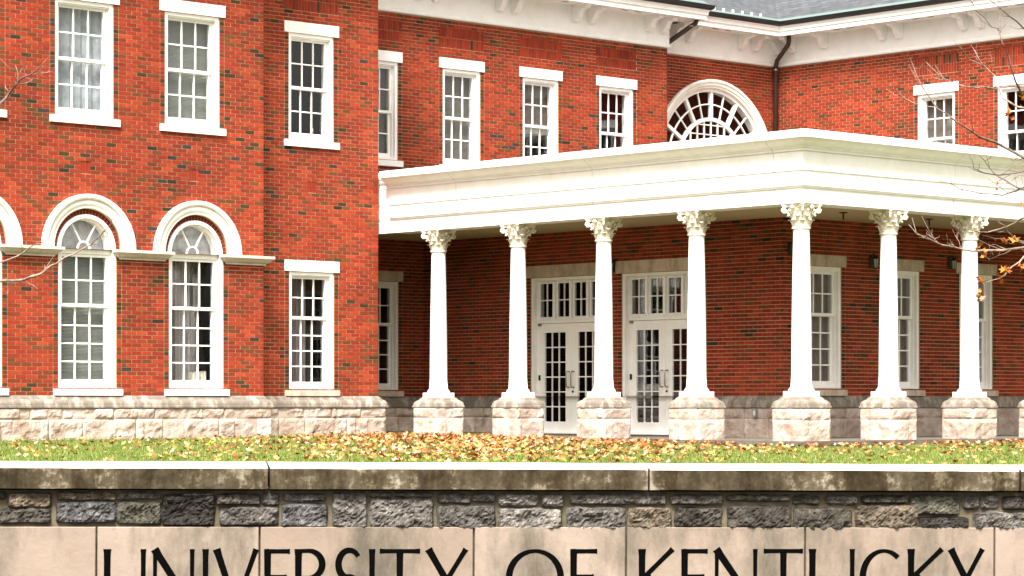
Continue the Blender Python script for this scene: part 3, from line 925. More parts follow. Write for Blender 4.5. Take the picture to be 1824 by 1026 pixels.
CAP_PROF = [(.06, CAPZ + .0), (.135, CAPZ), (.135, CAPZ + .03), (.122, CAPZ + .036), (.122, CAPZ + .05), (.118, CAPZ + .075), (.104, CAPZ + .105), (.078, CAPZ + .13), (.05, CAPZ + .142), (.045, CAPZ + .155), (.03, CAPZ + .18), (.0, CAPT)]
def cap_run(wall, s0, s1, scale=1.0, end_l=False, end_r=False, skip=()):
    s = s0
    while s < s1 - .01:
        w = srng.uniform(1.0, 1.5); b_ = min(s1, s + w)
        if s1 - b_ < .4: b_ = s1
        if not any(q0 - .01 < (s + b_) / 2 < q1 + .01 for q0, q1 in skip):
            b2 = b_
            for q0, q1 in skip:
                if s < q0 < b_: b2 = q0
            mb = MB(); prof = [(o * scale, z) for o, z in CAP_PROF]
            gl = 0 if (end_l and s == s0) else .002
            gr = 0 if (end_r and b2 == s1) else .002
            rows = []
            rows.append([(s + gl - (o if end_l and s == s0 else 0), -o, z) for o, z in prof])
            rows.append([(b2 - gr + (o if end_r and b2 == s1 else 0), -o, z) for o, z in prof])
            if end_r and b2 == s1: rows.append([(b2 + o, .5, z) for o, z in prof])
            mb.grid(rows)
            mb.poly([(s + gl, .0, CAPZ)] + [(p[0], p[1], p[2]) for p in rows[0]])
            me = ease_smooth(mb.mesh('base_cap', 'cap_stone'), 30)
            (lx, ly), rz = WALLS[wall]
            link('base_cap', me, root, (lx, ly, 0), rz)
            if b2 < b_:
                for q0, q1 in skip:
                    if q0 == b2: b_ = q1
        else:
            for q0, q1 in skip:
                if q0 - .01 < (s + b_) / 2 < q1 + .01: b_ = q1
        s = b_
cap_run('A', -13.6, -5.80, end_r=True)
cap_run('A2', -5.66, -2.73, end_r=True)
cap_run('B', -2.59, -.06, .75)
cap_run('E', -9.25, 0.0, .5, skip=DOORS, end_r=True)
cap_run('F', 0.0, 10.9, .5)

# ------------------------------------------------------------------ frieze, brackets, eaves, roofs
FZ0, FZ1, EAVE = 8.2, 8.81, .6
def frieze(path, name='frieze'):
    prof = [(.0, FZ0), (.05, FZ0), (.065, FZ0 + .02), (.065, FZ0 + .05), (.045, FZ0 + .075), (.035, FZ0 + .085), (.035, FZ1), (.0, FZ1)]
    mb = MB(); sweep(mb, prof, path)
    return link(name, ease_smooth(mb.mesh(name, 'white'), 35), root)
frieze([(-13.6, 6.81, 0, -1), (-5.80, 6.81, 1, -1), (-5.80, 7.41, 1, -1), (-2.73, 7.41, 1, -1), (-2.73, 9.31, 1, -1), (6.80, 9.31, 1, -1), (6.80, 9.91, 1, -1), (10.97, 9.91, -1, -1), (10.97, -1.0, -1, 0)])
# A's own eave is beyond the top of the view but part of the roofline
def eave(path, name='eave'):
    o = EAVE
    prof = [(.0, FZ1), (o - .04, FZ1), (o - .04, FZ1 - .02), (o, FZ1 - .02), (o, FZ1 + .07), (o + .025, FZ1 + .08), (o + .025, FZ1 + .14), (o + .05, FZ1 + .17), (o + .05, FZ1 + .19), (.0, FZ1 + .19)]
    mb = MB(); sweep(mb, prof, path)
    e = link(name, ease_smooth(mb.mesh(name, 'white'), 35), root)
    g = [(o + .02, FZ1 + .188), (o + .07, FZ1 + .188), (o + .115, FZ1 + .22), (o + .13, FZ1 + .285), (o + .12, FZ1 + .285), (o + .09, FZ1 + .22), (o + .02, FZ1 + .20)]
    mb = MB(); sweep(mb, g, path)
    link('gutter', mb.mesh('gutter', 'gutter'), e)
eave([(-13.6, 6.81, 0, -1), (-5.80, 6.81, 1, -1), (-5.80, 7.41, 1, -1), (-2.73, 7.41, 1, -1), (-2.73, 9.31, 1, -1), (6.80, 9.31, 1, -1), (6.80, 10.9, 1, -1)])
eave([(6.82, 9.91, 0, -1), (10.97, 9.91, -1, -1), (10.97, -1.0, -1, 0)])
# ventilation slots in the soffit
mb = MB()
for s in (1.2, 3.0, 3.4, 5.1, 5.5): mb.box(s, s + .16, 9.31 - .36, 9.31 - .33, FZ1 - .006, FZ1 + .001)
for s in (7.3, 8.5, 8.9): mb.box(s, s + .16, 9.91 - .36, 9.91 - .33, FZ1 - .006, FZ1 + .001)
for s in (2.9, 3.3, 5.2, 5.6, 7.4, 7.8): mb.box(10.97 - .36, 10.97 - .33, s, s + .16, FZ1 - .006, FZ1 + .001)
link('soffit_vents', mb.mesh('soffit_vents', 'concrete'), root)
def bracket_mesh():
    P = [(0, .0), (-.42, .0), (-.43, -.03), (-.41, -.075), (-.36, -.085), (-.30, -.09), (-.245, -.115), (-.21, -.16), (-.19, -.21), (-.165, -.25), (-.12, -.275), (-.115, -.30), (-.09, -.325), (-.05, -.33), (-.03, -.30), (0, -.30)]
    mb = MB(); w = .068
    mb.grid([[(-w, y, z) for y, z in P], [(w, y, z) for y, z in P]])
    mb.poly([(-w, y, z) for y, z in P]); mb.poly([(w, y, z) for y, z in P])
    return ease_smooth(mb.mesh('bracket', 'white'), 40)
bm_ = bracket_mesh()
def brk(wall, s):
    x, y, _ = wpt(wall, s, .034, 0); link('bracket', bm_, root, (x, y, FZ1 - .001), WALLS[wall][1])
for s in (-2.24, -1.8, -.22, .22, 1.91, 2.33, 4.03, 4.47, 6.16, 6.60): brk('B', s)
for s in (7.55, 8.0, 9.69, 10.14): brk('C', s)
for s in (-9.81, -9.38, -8.44, -6.78, -6.33, -4.60, -4.17, -2.47, -2.03, -.3, .1): brk('D', s)
for c in ARCHES:
    for q in (-.22, .22): brk('A', c + q + 1.08)

# roofs (with uv along the slope for the slate courses)
def roof_piece(pts, u, v, name='roof', lift=0):
    me = bpy.data.meshes.new(name)
    nrm = Vector(u).cross(Vector(v)).normalized()
    if nrm.z < 0: nrm = -nrm
    top = [Vector(p) for p in pts]; bot = [p - nrm * .06 for p in top]; N = len(top)
    faces = [tuple(range(N)), tuple(range(2 * N - 1, N - 1, -1))] + [(i, N + i, N + (i + 1) % N, (i + 1) % N) for i in range(N)]
    me.from_pydata([tuple(p) for p in top + bot], [], faces)
    uv = me.uv_layers.new(name='UVMap')
    for lp in me.loops:
        p = Vector(me.vertices[lp.vertex_index].co); uv.data[lp.index].uv = (p.dot(Vector(u)), p.dot(Vector(v)))
    me.materials.append(M['slate'])
    return link(name, me, root)
PT = math.tan(R(31)); zr = FZ1 + .27
cv = Vector((0, 1, PT)).normalized(); dv = Vector((1, 0, PT)).normalized()
L_ = 7.0
e0 = .62
# C roof rises towards +y, D roof towards +x, valley on their diagonal
roof_piece([(6.0, 9.91 - e0, zr), (10.97 - e0, 9.91 - e0, zr), (10.97 - e0 + L_, 9.91 - e0 + L_, zr + L_ * PT), (6.0, 9.91 - e0 + L_, zr + L_ * PT)], (1, 0, 0), cv)
roof_piece([(10.97 - e0, -1.0, zr), (10.97 - e0 + L_, -1.0, zr + L_ * PT), (10.97 - e0 + L_, 9.91 - e0 + L_, zr + L_ * PT), (10.97 - e0, 9.91 - e0, zr)], (0, 1, 0), dv)
zb_ = zr + .03
roof_piece([(-2.7 + .7, 9.31 - e0, zb_), (6.80 + e0, 9.31 - e0, zb_), (6.80 + e0, 9.31 - e0 + L_, zb_ + L_ * PT), (-2.7 + .7, 9.31 - e0 + L_, zb_ + L_ * PT)], (1, 0, 0), cv)
roof_piece([(-13.6, 6.81 - e0, zb_), (-5.8 + e0, 6.81 - e0, zb_), (-5.8 + e0, 6.81 - e0 + 9, zb_ + 9 * PT), (-13.6, 6.81 - e0 + 9, zb_ + 9 * PT)], (1, 0, 0), cv)
roof_piece([(-5.2, 7.41 - e0, zb_ - .02), (-2.73 + e0, 7.41 - e0, zb_ - .02), (-2.73 + e0, 7.41 - e0 + 8, zb_ + 8 * PT - .02), (-5.2, 7.41 - e0 + 8, zb_ + 8 * PT - .02)], (1, 0, 0), cv)
# copper flashing strips behind the gutters
mb = MB()
mb.grid([[(6.9, 9.91 - e0 - .02, zr + .012), (10.97 - e0 - .02, 9.91 - e0 - .02, zr + .012), (10.97 - e0 - .02, -1, zr + .012)], [(6.9, 9.91 - e0 + .16, zr + .115), (10.97 - e0 + .16, 9.91 - e0 + .16, zr + .115), (10.97 - e0 + .16, -1, zr + .115)]])
mb.grid([[(-2.0, 9.31 - e0 - .02, zb_ + .012), (6.80 + e0, 9.31 - e0 - .02, zb_ + .012)], [(-2.0, 9.31 - e0 + .14, zb_ + .10), (6.80 + e0, 9.31 - e0 + .14, zb_ + .10)]])
link('flashing', mb.mesh('flashing', 'copper', fix=False), root)
mb = MB()
for k in range(9):
    x = 7.55 + .3 * k; y = 9.91 - e0 + .2; z = zr + .2 * PT
    mb.box(x, x + .05, y, y + .03, z, z + .07)
link('snow_guards', mb.mesh('snow_guards', flat('snow_guard', (.55, .58, .58))), root)

# downspouts
def downspout(pts, straps):
    mb = MB(); mb.tube(pts, .052, 10); o = link('downspout', mb.mesh('downspout', 'pipe', smooth=True), root)
    for (x, y, z) in straps:
        q = MB(); q.lathe([(.056, z), (.062, z + .008), (.062, z + .03), (.056, z + .038)], 12, x, y); link('strap', q.mesh('strap', 'steel', smooth=True), o)
downspout([(10.60, 9.23, FZ1 + .2), (10.60, 9.23, FZ1 - .1), (10.62, 9.26, FZ1 - .18), (10.76, 9.72, FZ0 + .12), (10.80, 9.80, FZ0 - .02), (10.80, 9.80, 4.85)], [(10.60, 9.23, FZ1 + .02), (10.80, 9.80, FZ0 - .1), (10.80, 9.80, 6.0)])
downspout([(7.34, 8.95, FZ1 + .2), (7.34, 8.95, FZ1 + .02), (7.32, 8.97, FZ1 - .07), (7.25, 9.03, FZ1 - .13), (6.98, 9.42, FZ0 + .16), (6.93, 9.5, FZ0 + .05), (6.93, 9.5, 4.85)], [(7.25, 9.03, FZ1 - .15)])

# ------------------------------------------------------------------ portico
FX, FY = -2.62, -2.72
PEND = 13.0
def band(name, prof, material='white'):
    g = .0022
    for path in ([(FX, 9.30, -.3, 0), (FX, 7.18, -.3, 0), (FX, 7.178, -1, 0), (FX, 5.35 + g, -1, 0)], [(FX, 5.35 - g, -1, 0), (FX, 1.9 + g, -1, 0)], [(FX, 1.9 - g, -1, 0), (FX, -2.15 + g, -1, 0)],
                 [(FX, -2.15 - g, -1, 0), (FX, FY, -1, -1), (1.12 - g, FY, 0, -1)], [(1.12 + g, FY, 0, -1), (4.4 - g, FY, 0, -1)], [(4.4 + g, FY, 0, -1), (PEND, FY, 0, -1)]):
        mb = MB(); sweep(mb, prof, path)
        link(name, ease_smooth(mb.mesh(name, material), 35), portico)
band('architrave', [(-.44, 3.80), (-.44, 3.76), (0, 3.76), (0, 3.992), (.022, 3.998), (.03, 4.02), (.045, 4.03), (.045, 4.046), (-.1, 4.047)])
band('frieze', [(-.1, 4.0471), (.012, 4.0471), (.012, 4.262), (.034, 4.268), (.034, 4.562), (-.1, 4.563)])
band('cornice', [(-.1, 4.5631), (.06, 4.5631), (.06, 4.598), (.085, 4.606), (.09, 4.63), (.105, 4.634), (.12, 4.645), (.155, 4.658), (.19, 4.682), (.215, 4.71), (.235, 4.735), (.27, 4.739), (.28, 4.745), (.28, 4.855), (.27, 4.862), (-.6, 4.875)])
mb = MB(); mb.box(FX + .3, 10.95, FY + .3, 9.29, 4.70, 4.80); link('roof_deck', mb.mesh('roof_deck', 'concrete'), portico)
mb = MB(); mb.box(FX + .43, 0, FY + .43, 9.28, 3.801, 3.84); mb.box(0.002, 10.9, FY + .43, -.002, 3.801, 3.84); link('soffit', mb.mesh('soffit', 'soffit'), portico)
mb = MB(); mb.box(FX - .18, -.03, FY - .18, 9.2, -.3, .072); mb.box(-.028, PEND, FY - .18, -.04, -.3, .072); link('floor_slab', mb.mesh('floor_slab', 'concrete'), portico)

def capital_mesh():
    mb = MB(); z0, z1 = 3.365, 3.76; H = z1 - z0
    mb.lathe([(.128, z0), (.148, z0 + .006), (.152, z0 + .018), (.146, z0 + .03), (.136, z0 + .034), (.14, z0 + .06), (.145, z0 + .14), (.15, z0 + .22), (.165, z0 + .29), (.19, z0 + .33), (.195, z0 + .34)], 24)
    def leaf(ang, zb, h, out, w, r0):
        ca, sa = math.cos(ang), math.sin(ang); rows = []
        prof = [(0, 0), (.006, .25), (.016, .5), (.03, .72), (out * .7, .93), (out, 1.0), (out + .014, .93), (out + .008, .84)]
        for k, (o, t) in enumerate(prof):
            ww = w * (1 - .35 * (k / 7) ** 2) * (1 + .22 * math.sin(k * 2.6)); r = r0 + o
            rows.append([(r * ca - s_ * ww * sa - abs(s_) * .02 * ca, r * sa + s_ * ww * ca - abs(s_) * .02 * sa, zb + h * t) for s_ in (-1, -.5, 0, .5, 1)])
        mb.grid(rows)
    for k in range(8): leaf(k * math.pi / 4, z0 + .034, .115, .052, .05, .142)
    for k in range(8): leaf(k * math.pi / 4 + math.pi / 8, z0 + .06, .16, .085, .046, .146)
    # corner volutes and middle scrolls
    for k in range(4):
        a = math.pi / 4 + k * math.pi / 2; ca, sa = math.cos(a), math.sin(a)
        mb.tube([((.16 + .02 * t) * ca, (.16 + .02 * t) * sa, z0 + .2 + .02 * t) for t in range(5)] + [(.262 * ca, .262 * sa, z0 + .325)], [.014, .016, .018, .02, .022, .02], 8)
        rows = []
        for t in range(15):
            b_ = t * .62; rr_ = .046 * (1 - t / 19); rows.append((.262 + rr_ * math.sin(b_), z0 + .29 + rr_ * math.cos(b_)))
        mb.tube([(r * ca, r * sa, z) for r, z in rows], .017, 6)
        for e in (-1, 1):
            a2 = a + e * .42; mb.tube([(.17 * math.cos(a2), .17 * math.sin(a2), z0 + .24), (.2 * math.cos(a2), .2 * math.sin(a2), z0 + .28), (.225 * math.cos(a2), .225 * math.sin(a2), z0 + .30)], [.012, .016, .02], 6)
        am = k * math.pi / 2; mb.lathe([(.0, z0 + .30), (.026, z0 + .31), (.036, z0 + .335), (.026, z0 + .36), (.0, z0 + .37)], 8, .215 * math.cos(am), .215 * math.sin(am))
    # abacus with hollowed sides
    out = []
    for k in range(4):
        a = k * math.pi / 2
        for t in (-1, -.86, -.5, 0, .5, .86, 1):
            d = .222 - .042 * (1 - t * t) if abs(t) < 1 else .222
            x, y = d, .222 * t if abs(t) < .9 else math.copysign(.205, t)
            if abs(t) == 1: x, y = .23, math.copysign(.2, t)
            out.append((x * math.cos(a) - y * math.sin(a), x * math.sin(a) + y * math.cos(a)))
    lev = [(.93, z0 + .338), (.97, z0 + .345), (.97, z0 + .362), (1.03, z0 + .372), (1.03, z1 - .001)]
    mb.grid([[(x * s_, y * s_, z) for x, y in out] for s_, z in lev], close_u=True)
    mb.poly([(x * .93, y * .93, z0 + .338) for x, y in out])
    return ease_smooth(mb.mesh('capital', 'capital'), 50)
def shaft_mesh():
    prof = []
    for k in range(15):
        t = k / 14; r = .160 - .034 * (t ** 1.6); prof.append((r, .915 + (3.366 - .915) * t))
    prof = [(.178, .898), (.178, .907), (.168, .915)] + prof[1:]
    mb = MB(); mb.lathe(prof, 36); return mb.mesh('shaft', 'white', smooth=True)
def base_mesh():
    mb = MB(); mb.box(-.2, .2, -.2, .2, .762, .845)
    mb.lathe([(.195, .8452), (.203, .855), (.203, .872), (.195, .882), (.182, .886), (.182, .892), (.18, .898), (.0, .899)], 36)
    return ease_smooth(mb.mesh('column_base', 'white'), 45)
def ped_cap_mesh():
    hw = .335
    prof = [(-.03, CAPZ), (0, CAPZ), (0, CAPZ + .026), (-.012, CAPZ + .032), (-.012, CAPZ + .045), (-.018, CAPZ + .075), (-.038, CAPZ + .105), (-.07, CAPZ + .125), (-.085, CAPZ + .132), (-.088, CAPZ + .142), (-.10, CAPZ + .158), (-.12, CAPZ + .172), (-.125, CAPZ + .178)]
    mb = MB(); cs = [(-1, -1), (1, -1), (1, 1), (-1, 1)]
    rows = []
    for o, z in prof: rows.append([((hw + o) * a, (hw + o) * b_, z) for a, b_ in cs])
    mb.grid(rows, close_u=True); mb.poly(rows[-1]); mb.poly(rows[0])
    return ease_smooth(mb.mesh('pedestal_cap', 'cap_stone'), 30)
cap_me, shaft_me, cbase_me, pcap_me = capital_mesh(), shaft_mesh(), base_mesh(), ped_cap_mesh()
COLS = [(-2.40, -2.50 + s) for s in (8.61, 6.50, 4.38, 2.24, 0)] + [(-2.40 + s, -2.50) for s in (2.12, 4.23, 6.33, 8.44)]
def ped_stone(hw, h, seed):
    rr = random.Random(seed); mb = MB()
    for q in range(4):
        blk = rock_block(2 * hw, h, .05, seed * 7 + q, .028)
        ca, sa = math.cos(q * math.pi / 2), math.sin(q * math.pi / 2); nf = len(blk.f) - 3
        k = len(mb.v)
        mb.v += [((x - hw) * ca - (y - hw) * sa, (x - hw) * sa + (y - hw) * ca, z) for x, y, z in blk.v]
        for ff in blk.f[:nf]: mb.f.append(tuple(k + i for i in ff)); mb.mi.append(0)
    mb.poly([(-hw, -hw, h), (hw, -hw, h), (hw, hw, h), (-hw, hw, h)])
    return mb.mesh('pedestal_stone', 'rockface')
for i, (x, y) in enumerate(COLS):
    p_ = bpy.data.objects.new('column', cbase_me); col.objects.link(p_); p_.parent = portico; p_.location = (x, y, 0)
    link('shaft', shaft_me, p_); link('capital', cap_me, p_)
    pd = link('pedestal', pcap_me, portico, (x, y, 0))
    hw = .318
    link('pedestal_stone', ped_stone(hw, CRS - .004, 31 + i), pd, (0, 0, CAPZ - CRS))
    # the taller lower course is two stones side by side where the joint shows
    link('pedestal_stone', ped_stone(hw, CAPZ - CRS + .17, 61 + i), pd, (0, 0, -.174))

# ------------------------------------------------------------------ lanterns and ceiling fittings
def lantern(wall, s, zc, label):
    o = bpy.data.objects.new('wall_lantern', None); col.objects.link(o)
    x, y, _ = wpt(wall, s, 0, 0); o.location = to_world(x, y, zc); o.rotation_euler = (0, 0, TH + WALLS[wall][1])
    tag(o, label, 'lantern', 'porch wall lanterns')
    q = MB(); q.box(-.04, .04, -.012, .0, -.1, .13); link('back_plate', q.mesh('back_plate', 'iron'), o)
    q = MB(); q.tube([(0, -.01, .1), (0, -.06, .14), (0, -.10, .125)], .01, 6); link('arm', q.mesh('arm', 'iron'), o)
    q = MB(); q.lathe([(.03, -.1), (.05, .055)], 6, 0, -.11); link('glass', q.mesh('glass', 'lamp_glass'), o)
    q = MB()
    q.lathe([(.0, .135), (.012, .13), (.02, .11), (.045, .085), (.07, .06), (.07, .052), (.0, .055)], 6, 0, -.11)
    q.lathe([(.0, -.13), (.012, -.12), (.035, -.105), (.035, -.098), (.0, -.1)], 6, 0, -.11)
    for k in range(6):
        a = k * math.pi / 3; ca, sa = math.cos(a), math.sin(a)
        q.tube([(.034 * ca, -.11 + .034 * sa, -.1), (.054 * ca, -.11 + .054 * sa, .055)], .005, 5)
    link('cage', q.mesh('cage', 'iron'), o)
lantern('E', -4.02, 3.12, 'dark wall lantern between the two white double doors')
lantern('F', .16, 3.26, 'dark wall lantern half hidden behind the corner column')
lantern('F', 2.29, 3.12, 'dark wall lantern left of the second column right of the corner')
lantern('F', 4.48, 3.17, 'dark wall lantern behind the tree twigs on the right')
def fitting(x, y, label):
    o = bpy.data.objects.new('ceiling_fitting', None); col.objects.link(o)
    o.location = to_world(x, y, 3.80); o.rotation_euler = (0, 0, TH)
    tag(o, label, 'ceiling lamp', 'porch ceiling fittings')
    q = MB(); q.lathe([(.0, .0), (.07, -.001), (.07, -.012), (.03, -.02), (.0, -.02)], 14); link('plate', q.mesh('plate', 'iron'), o)
    q = MB(); q.tube([(0, 0, -.018), (0, 0, -.12)], .014, 8); link('stem', q.mesh('stem', 'iron'), o)
fitting(-1.45, -1.62, 'small dark fitting hanging from porch ceiling right of the corner column')
fitting(-.1, -1.4, 'small dark fitting hanging from porch ceiling left of the next column')
fitting(2.15, -1.4, 'small dark fitting hanging from porch ceiling above the right-hand twigs')
# outlet box on the base
o = bpy.data.objects.new('outlet_box', None); col.objects.link(o)
o.location = to_world(-.075, .576, .497); o.rotation_euler = (0, 0, TH - math.pi / 2); tag(o, 'small grey electrical outlet box on the stone base beside corner pedestal', 'outlet')
q = MB(); q.box(-.04, .04, -.015, .05, -.07, .06); link('box', q.mesh('box', flat('outlet_grey', (.2, .19, .18))), o)
q = MB(); q.box(-.022, .022, -.021, -.014, -.045, .035); link('cover', q.mesh('cover', flat('outlet_cover', (.5, .5, .48))), o)

# ------------------------------------------------------------------ things on the window sills
def sill_thing(name, s, wall, zz, depth, label, cat, parts, group=None):
    o = bpy.data.objects.new(name, None); col.objects.link(o)
    x, y, _ = wpt(wall, s, -depth, 0); o.location = to_world(x, y, zz); o.rotation_euler = (0, 0, TH + WALLS[wall][1])
    tag(o, label, cat, group)
    for pn, me in parts: link(pn, me, o)
q1 = MB(); q1.lathe([(0, 0), (.03, 0), (.032, .1), (.0, .1)], 14)
q2 = MB(); q2.lathe([(0, .1), (.026, .1), (.022, .15), (.012, .165), (0, .167)], 14)
sill_thing('candle_jar', -4.06, 'A2', ZS + .11, .26, 'small red and white candle jar inside upper window by the corner', 'candle', [('jar', q1.mesh('jar', flat('jar_red', (.6, .1, .07)))), ('candle', q2.mesh('candle', flat('candle_white', (.8, .75, .7))))])
bk = [(-7.10, .20, (.62, .56, .42), 'cream book standing at left of the row inside the arched window'), (-7.045, .17, (.60, .33, .16), 'short orange book standing inside the arched window'), (-6.99, .21, (.7, .66, .55), 'pale tall book in the middle of the row inside the arched window'), (-6.93, .19, (.66, .56, .38), 'buff book standing inside the arched window near curtain'), (-6.87, .22, (.74, .7, .62), 'white tall book at right end of the row inside the arched window'), (-7.60, .09, (.5, .04, .03), 'small red book at the left corner inside the arched window')]
for s, h, c, lb in bk:
    a = MB(); ring(a, -.024, .024, 0, h, .004, .004, .002, .002, .0, .14)
    b2 = MB(); b2.box(-.018, .018, .004, .136, .004, h - .004)
    sill_thing('book', s, 'A', .985, .24, lb, 'book', [('cover', a.mesh('cover', flat('book_cover', c))), ('pages', b2.mesh('pages', flat('book_pages', (.7, .67, .6))))], 'books in the arched window')

# ------------------------------------------------------------------ retaining wall with carved lettering
WN = math.atan(.119); WT = .0064
sign = bpy.data.objects.new('sign_wall', None); col.objects.link(sign)
sign.location = (0, 14.0, 0); sign.rotation_euler = (0, WT, WN)
tag(sign, 'low stone retaining wall with coping, rubble band and carved university name', 'wall')
# local: x along, -y towards the viewer, z up (0 = datum)
mb = MB(); mb.box(-5.2, 5.2, .05, .5, -1.15, .19); link('wall_core', mb.mesh('wall_core', 'wall_mortar'), sign)
crng = random.Random(3)
cj = [-5.25, -3.3, -1.292, .733, 2.78, 5.25]
for a, b_ in zip(cj[:-1], cj[1:]):
    mb = MB(); a += .006; b_ -= .006; N = int((b_ - a) / .12)
    rows = []
    for i in range(N + 1):
        x = a + (b_ - a) * i / N; j = [.0025 * noise.noise(Vector((x * 6, k * 3.1, 1))) for k in range(8)]
        ed = .004 if i in (0, N) else 0
        rows.append([(x, .04, .199), (x, -.03 + j[0] + ed, .20 + j[1]), (x, -.032 + j[2] + ed, .255 + j[3]), (x, -.03 + j[4] + ed, .307 + j[5]), (x, -.018, .314 + j[6]), (x, .25, .322), (x, .5, .331 + j[7]), (x, .51, .2)])
    mb.grid(rows)
    for r_ in range(N):
        for q in range(7): mb.mi[r_ * 7 + q] = 1 if q in (4, 5) or q == 3 else 0
    mb.poly(rows[0]); mb.poly(rows[-1])
    link('coping_stone', ease_smooth(mb.mesh('coping_stone', None, mats=['coping_face', 'coping_top']), 30), sign)
# sign panels
pj = [-5.2, -4.2, -3.2, -2.187, -1.337, -.201, .62, 1.599, 2.653, 3.6, 4.6, 5.2]
for a, b_ in zip(pj[:-1], pj[1:]):
    mb = MB(); w = b_ - a - .01; e = .004
    mb.v = [(-w / 2, e, -.53), (w / 2, e, -.53), (w / 2, e, 0), (-w / 2, e, 0), (-w / 2 + e, 0, -.53 + e), (w / 2 - e, 0, -.53 + e), (w / 2 - e, 0, -e), (-w / 2 + e, 0, -e), (-w / 2, .1, -.53), (w / 2, .1, -.53), (w / 2, .1, 0), (-w / 2, .1, 0)]
    mb.f = [(4, 5, 6, 7), (0, 1, 5, 4), (1, 2, 6, 5), (2, 3, 7, 6), (3, 0, 4, 7), (3, 2, 10, 11), (0, 3, 11, 8), (1, 9, 10, 2), (0, 8, 9, 1)]; mb.mi = [0] * 9
    link('sign_panel', mb.mesh('sign_panel', 'panel'), sign, ((a + b_) / 2, .018, -.002))
# rubble stones: rectangles in metres (x0, x1, z0, z1, tone)
def rz(x0, s0, y0, sc, l_):
    out = []
    for (a, b_, c, d, t) in l_:
        pa, pb, pc, pd_ = x0 + a / sc, x0 + c / sc, y0 + b_ / sc, y0 + d / sc
        out.append((pa, pb, pc, pd_, t))
    return out
GREY, DARK, BLUE, TAN, GREEN, LITE, CHAR = (.15, .138, .126), (.08, .071, .06), (.135, .133, .138), (.165, .133, .098), (.095, .092, .071), (.205, .19, .175), (.044, .039, .035)
stones = [(-10, 876, 9, 890, GREEN), (12, 877, 90, 905.5, TAN), (-8, 905, 89, 934, DARK), (99, 876, 205, 893, TAN), (98, 893, 205, 933, BLUE), (209, 877, 287, 892, GREY), (206, 893, 286, 935, GREEN),
          (322, 877, 382, 887, GREY), (288, 880, 382, 938, CHAR), (384, 879, 463, 901, DARK), (466, 879, 497, 902, GREY), (391, 903, 496, 938, GREY),
          (502, 879, 579, 894.5, GREY), (501, 897, 583, 941, BLUE), (591, 877, 653, 942, LITE), (660, 877, 697, 888, GREY), (702, 877, 771, 886.5, GREY), (658, 888, 772, 942, GREY),
          (780, 879, 839, 898.5, GREY), (842, 879, 883, 896, GREY), (779, 900, 883, 943.5, GREY), (889, 879, 960, 903, LITE), (965, 880, 1004, 904, LITE), (888, 905.5, 1001, 943.5, LITE),
          (1018, 880, 1188, 900, GREY), (1010, 903, 1116, 945, GREY), (1120, 904, 1197, 945, TAN), (1195, 881, 1289, 900.5, GREY), (1204, 904, 1288, 941, DARK), (1297, 881, 1411, 894, GREEN), (1298, 901, 1412, 943, DARK),
          (1415, 882, 1462, 900, GREEN), (1474, 882, 1530, 900, GREY), (1415, 905, 1519, 945, DARK), (1537, 882, 1619, 898, DARK), (1527, 900, 1638, 943, TAN), (1623, 882, 1712, 918, GREEN), (1641, 921, 1728, 944, CHAR),
          (1719, 883, 1748, 908, GREY), (1750, 882, 1782, 908, GREY), (1788, 884, 1838, 909, DARK), (1737, 912, 1850, 944, GREY)]
def px_s(px): t = (px - 912) / 4683; X = 14 * t / (1 - .119 * t); return X * 1.00706
def px_z(px, py): s_ = px_s(px); Y = 14 + .118 * s_; return (718 - py) * Y / 4683 + .66 + WT * s_
SL = []
for (x0, y0, x1, y1, t) in stones: SL.append((px_s(x0), px_s(x1), px_z((x0 + x1) / 2, y1), px_z((x0 + x1) / 2, y0), t))
for sgn in (-1, 1):
    x = 2.98 if sgn > 0 else 2.76
    while x < 5.0:
        w = crng.uniform(.18, .36); zc = crng.uniform(.10, .13); t1, t2 = crng.choice((GREY, DARK, GREEN)), crng.choice((GREY, DARK, BLUE, TAN))
        for z0, z1, t in ((.008, zc, t1), (zc + .01, .185, t2)): SL.append((sgn * x if sgn > 0 else -x - w, sgn * x + w if sgn > 0 else -x, z0, z1, t))
        x += w + .02
for k, (x0, x1, z0, z1, t) in enumerate(SL):
    w, h = x1 - x0 + .004, z1 - z0 + .001
    nx, nq = max(5, int(w / .010)), max(4, int(h / .010)); rows = []
    for j in range(nq + 1):
        row = []
        for i in range(nx + 1):
            u_, v_ = i / nx, j / nq
            x, z = x0 + w * u_, z0 + h * v_
            edge = min(min(u_, 1 - u_) * w, min(v_, 1 - v_) * h)
            prof = min(1, (edge / .013)) ** .45
            P = Vector((x * 11 + k * 7, z * 14, k * 3.3))
            bul = .024 + .020 * noise.noise(P) + .016 * abs(noise.noise(P * 2.4)) - .016 * abs(noise.noise(P * 4.3 + Vector((3, 1, 7)))) + .008 * noise.noise(P * 9)
            # wander the outline
            dx = .008 * noise.noise(Vector((z * 18, k * 5.1, 2))) * (1 if u_ in (0, 1) else .5); dz = .008 * noise.noise(Vector((x * 13, k * 9.7, 5))) * (1 if v_ in (0, 1) else .5)
            cr = .007 * ((abs(2 * u_ - 1)) ** 6) * ((abs(2 * v_ - 1)) ** 6)
            row.append((x + dx - cr * (1 if u_ > .5 else -1), .045 - prof * max(.006, bul) * 1.15, z + dz - cr * (1 if v_ > .5 else -1)))
        rows.append(row)
    back = [[(p[0], .07, p[2]) for p in rows[0]]]
    q_ = crng.uniform(.85, 1.2); cc_ = tuple(min(.6, v_ * q_) for v_ in t)
    mb = MB(); mb.grid(rows, color=cc_)
    ringp = rows[0] + [r_[-1] for r_ in rows[1:]] + list(reversed(rows[-1]))[1:] + [r_[0] for r_ in reversed(rows[1:-1])]
    mb.grid([ringp, [(p[0], .08, p[2]) for p in ringp]], close_u=True, color=cc_)
    link('rubble_stone', mb.mesh('rubble_stone', 'rubble', smooth=False), sign)

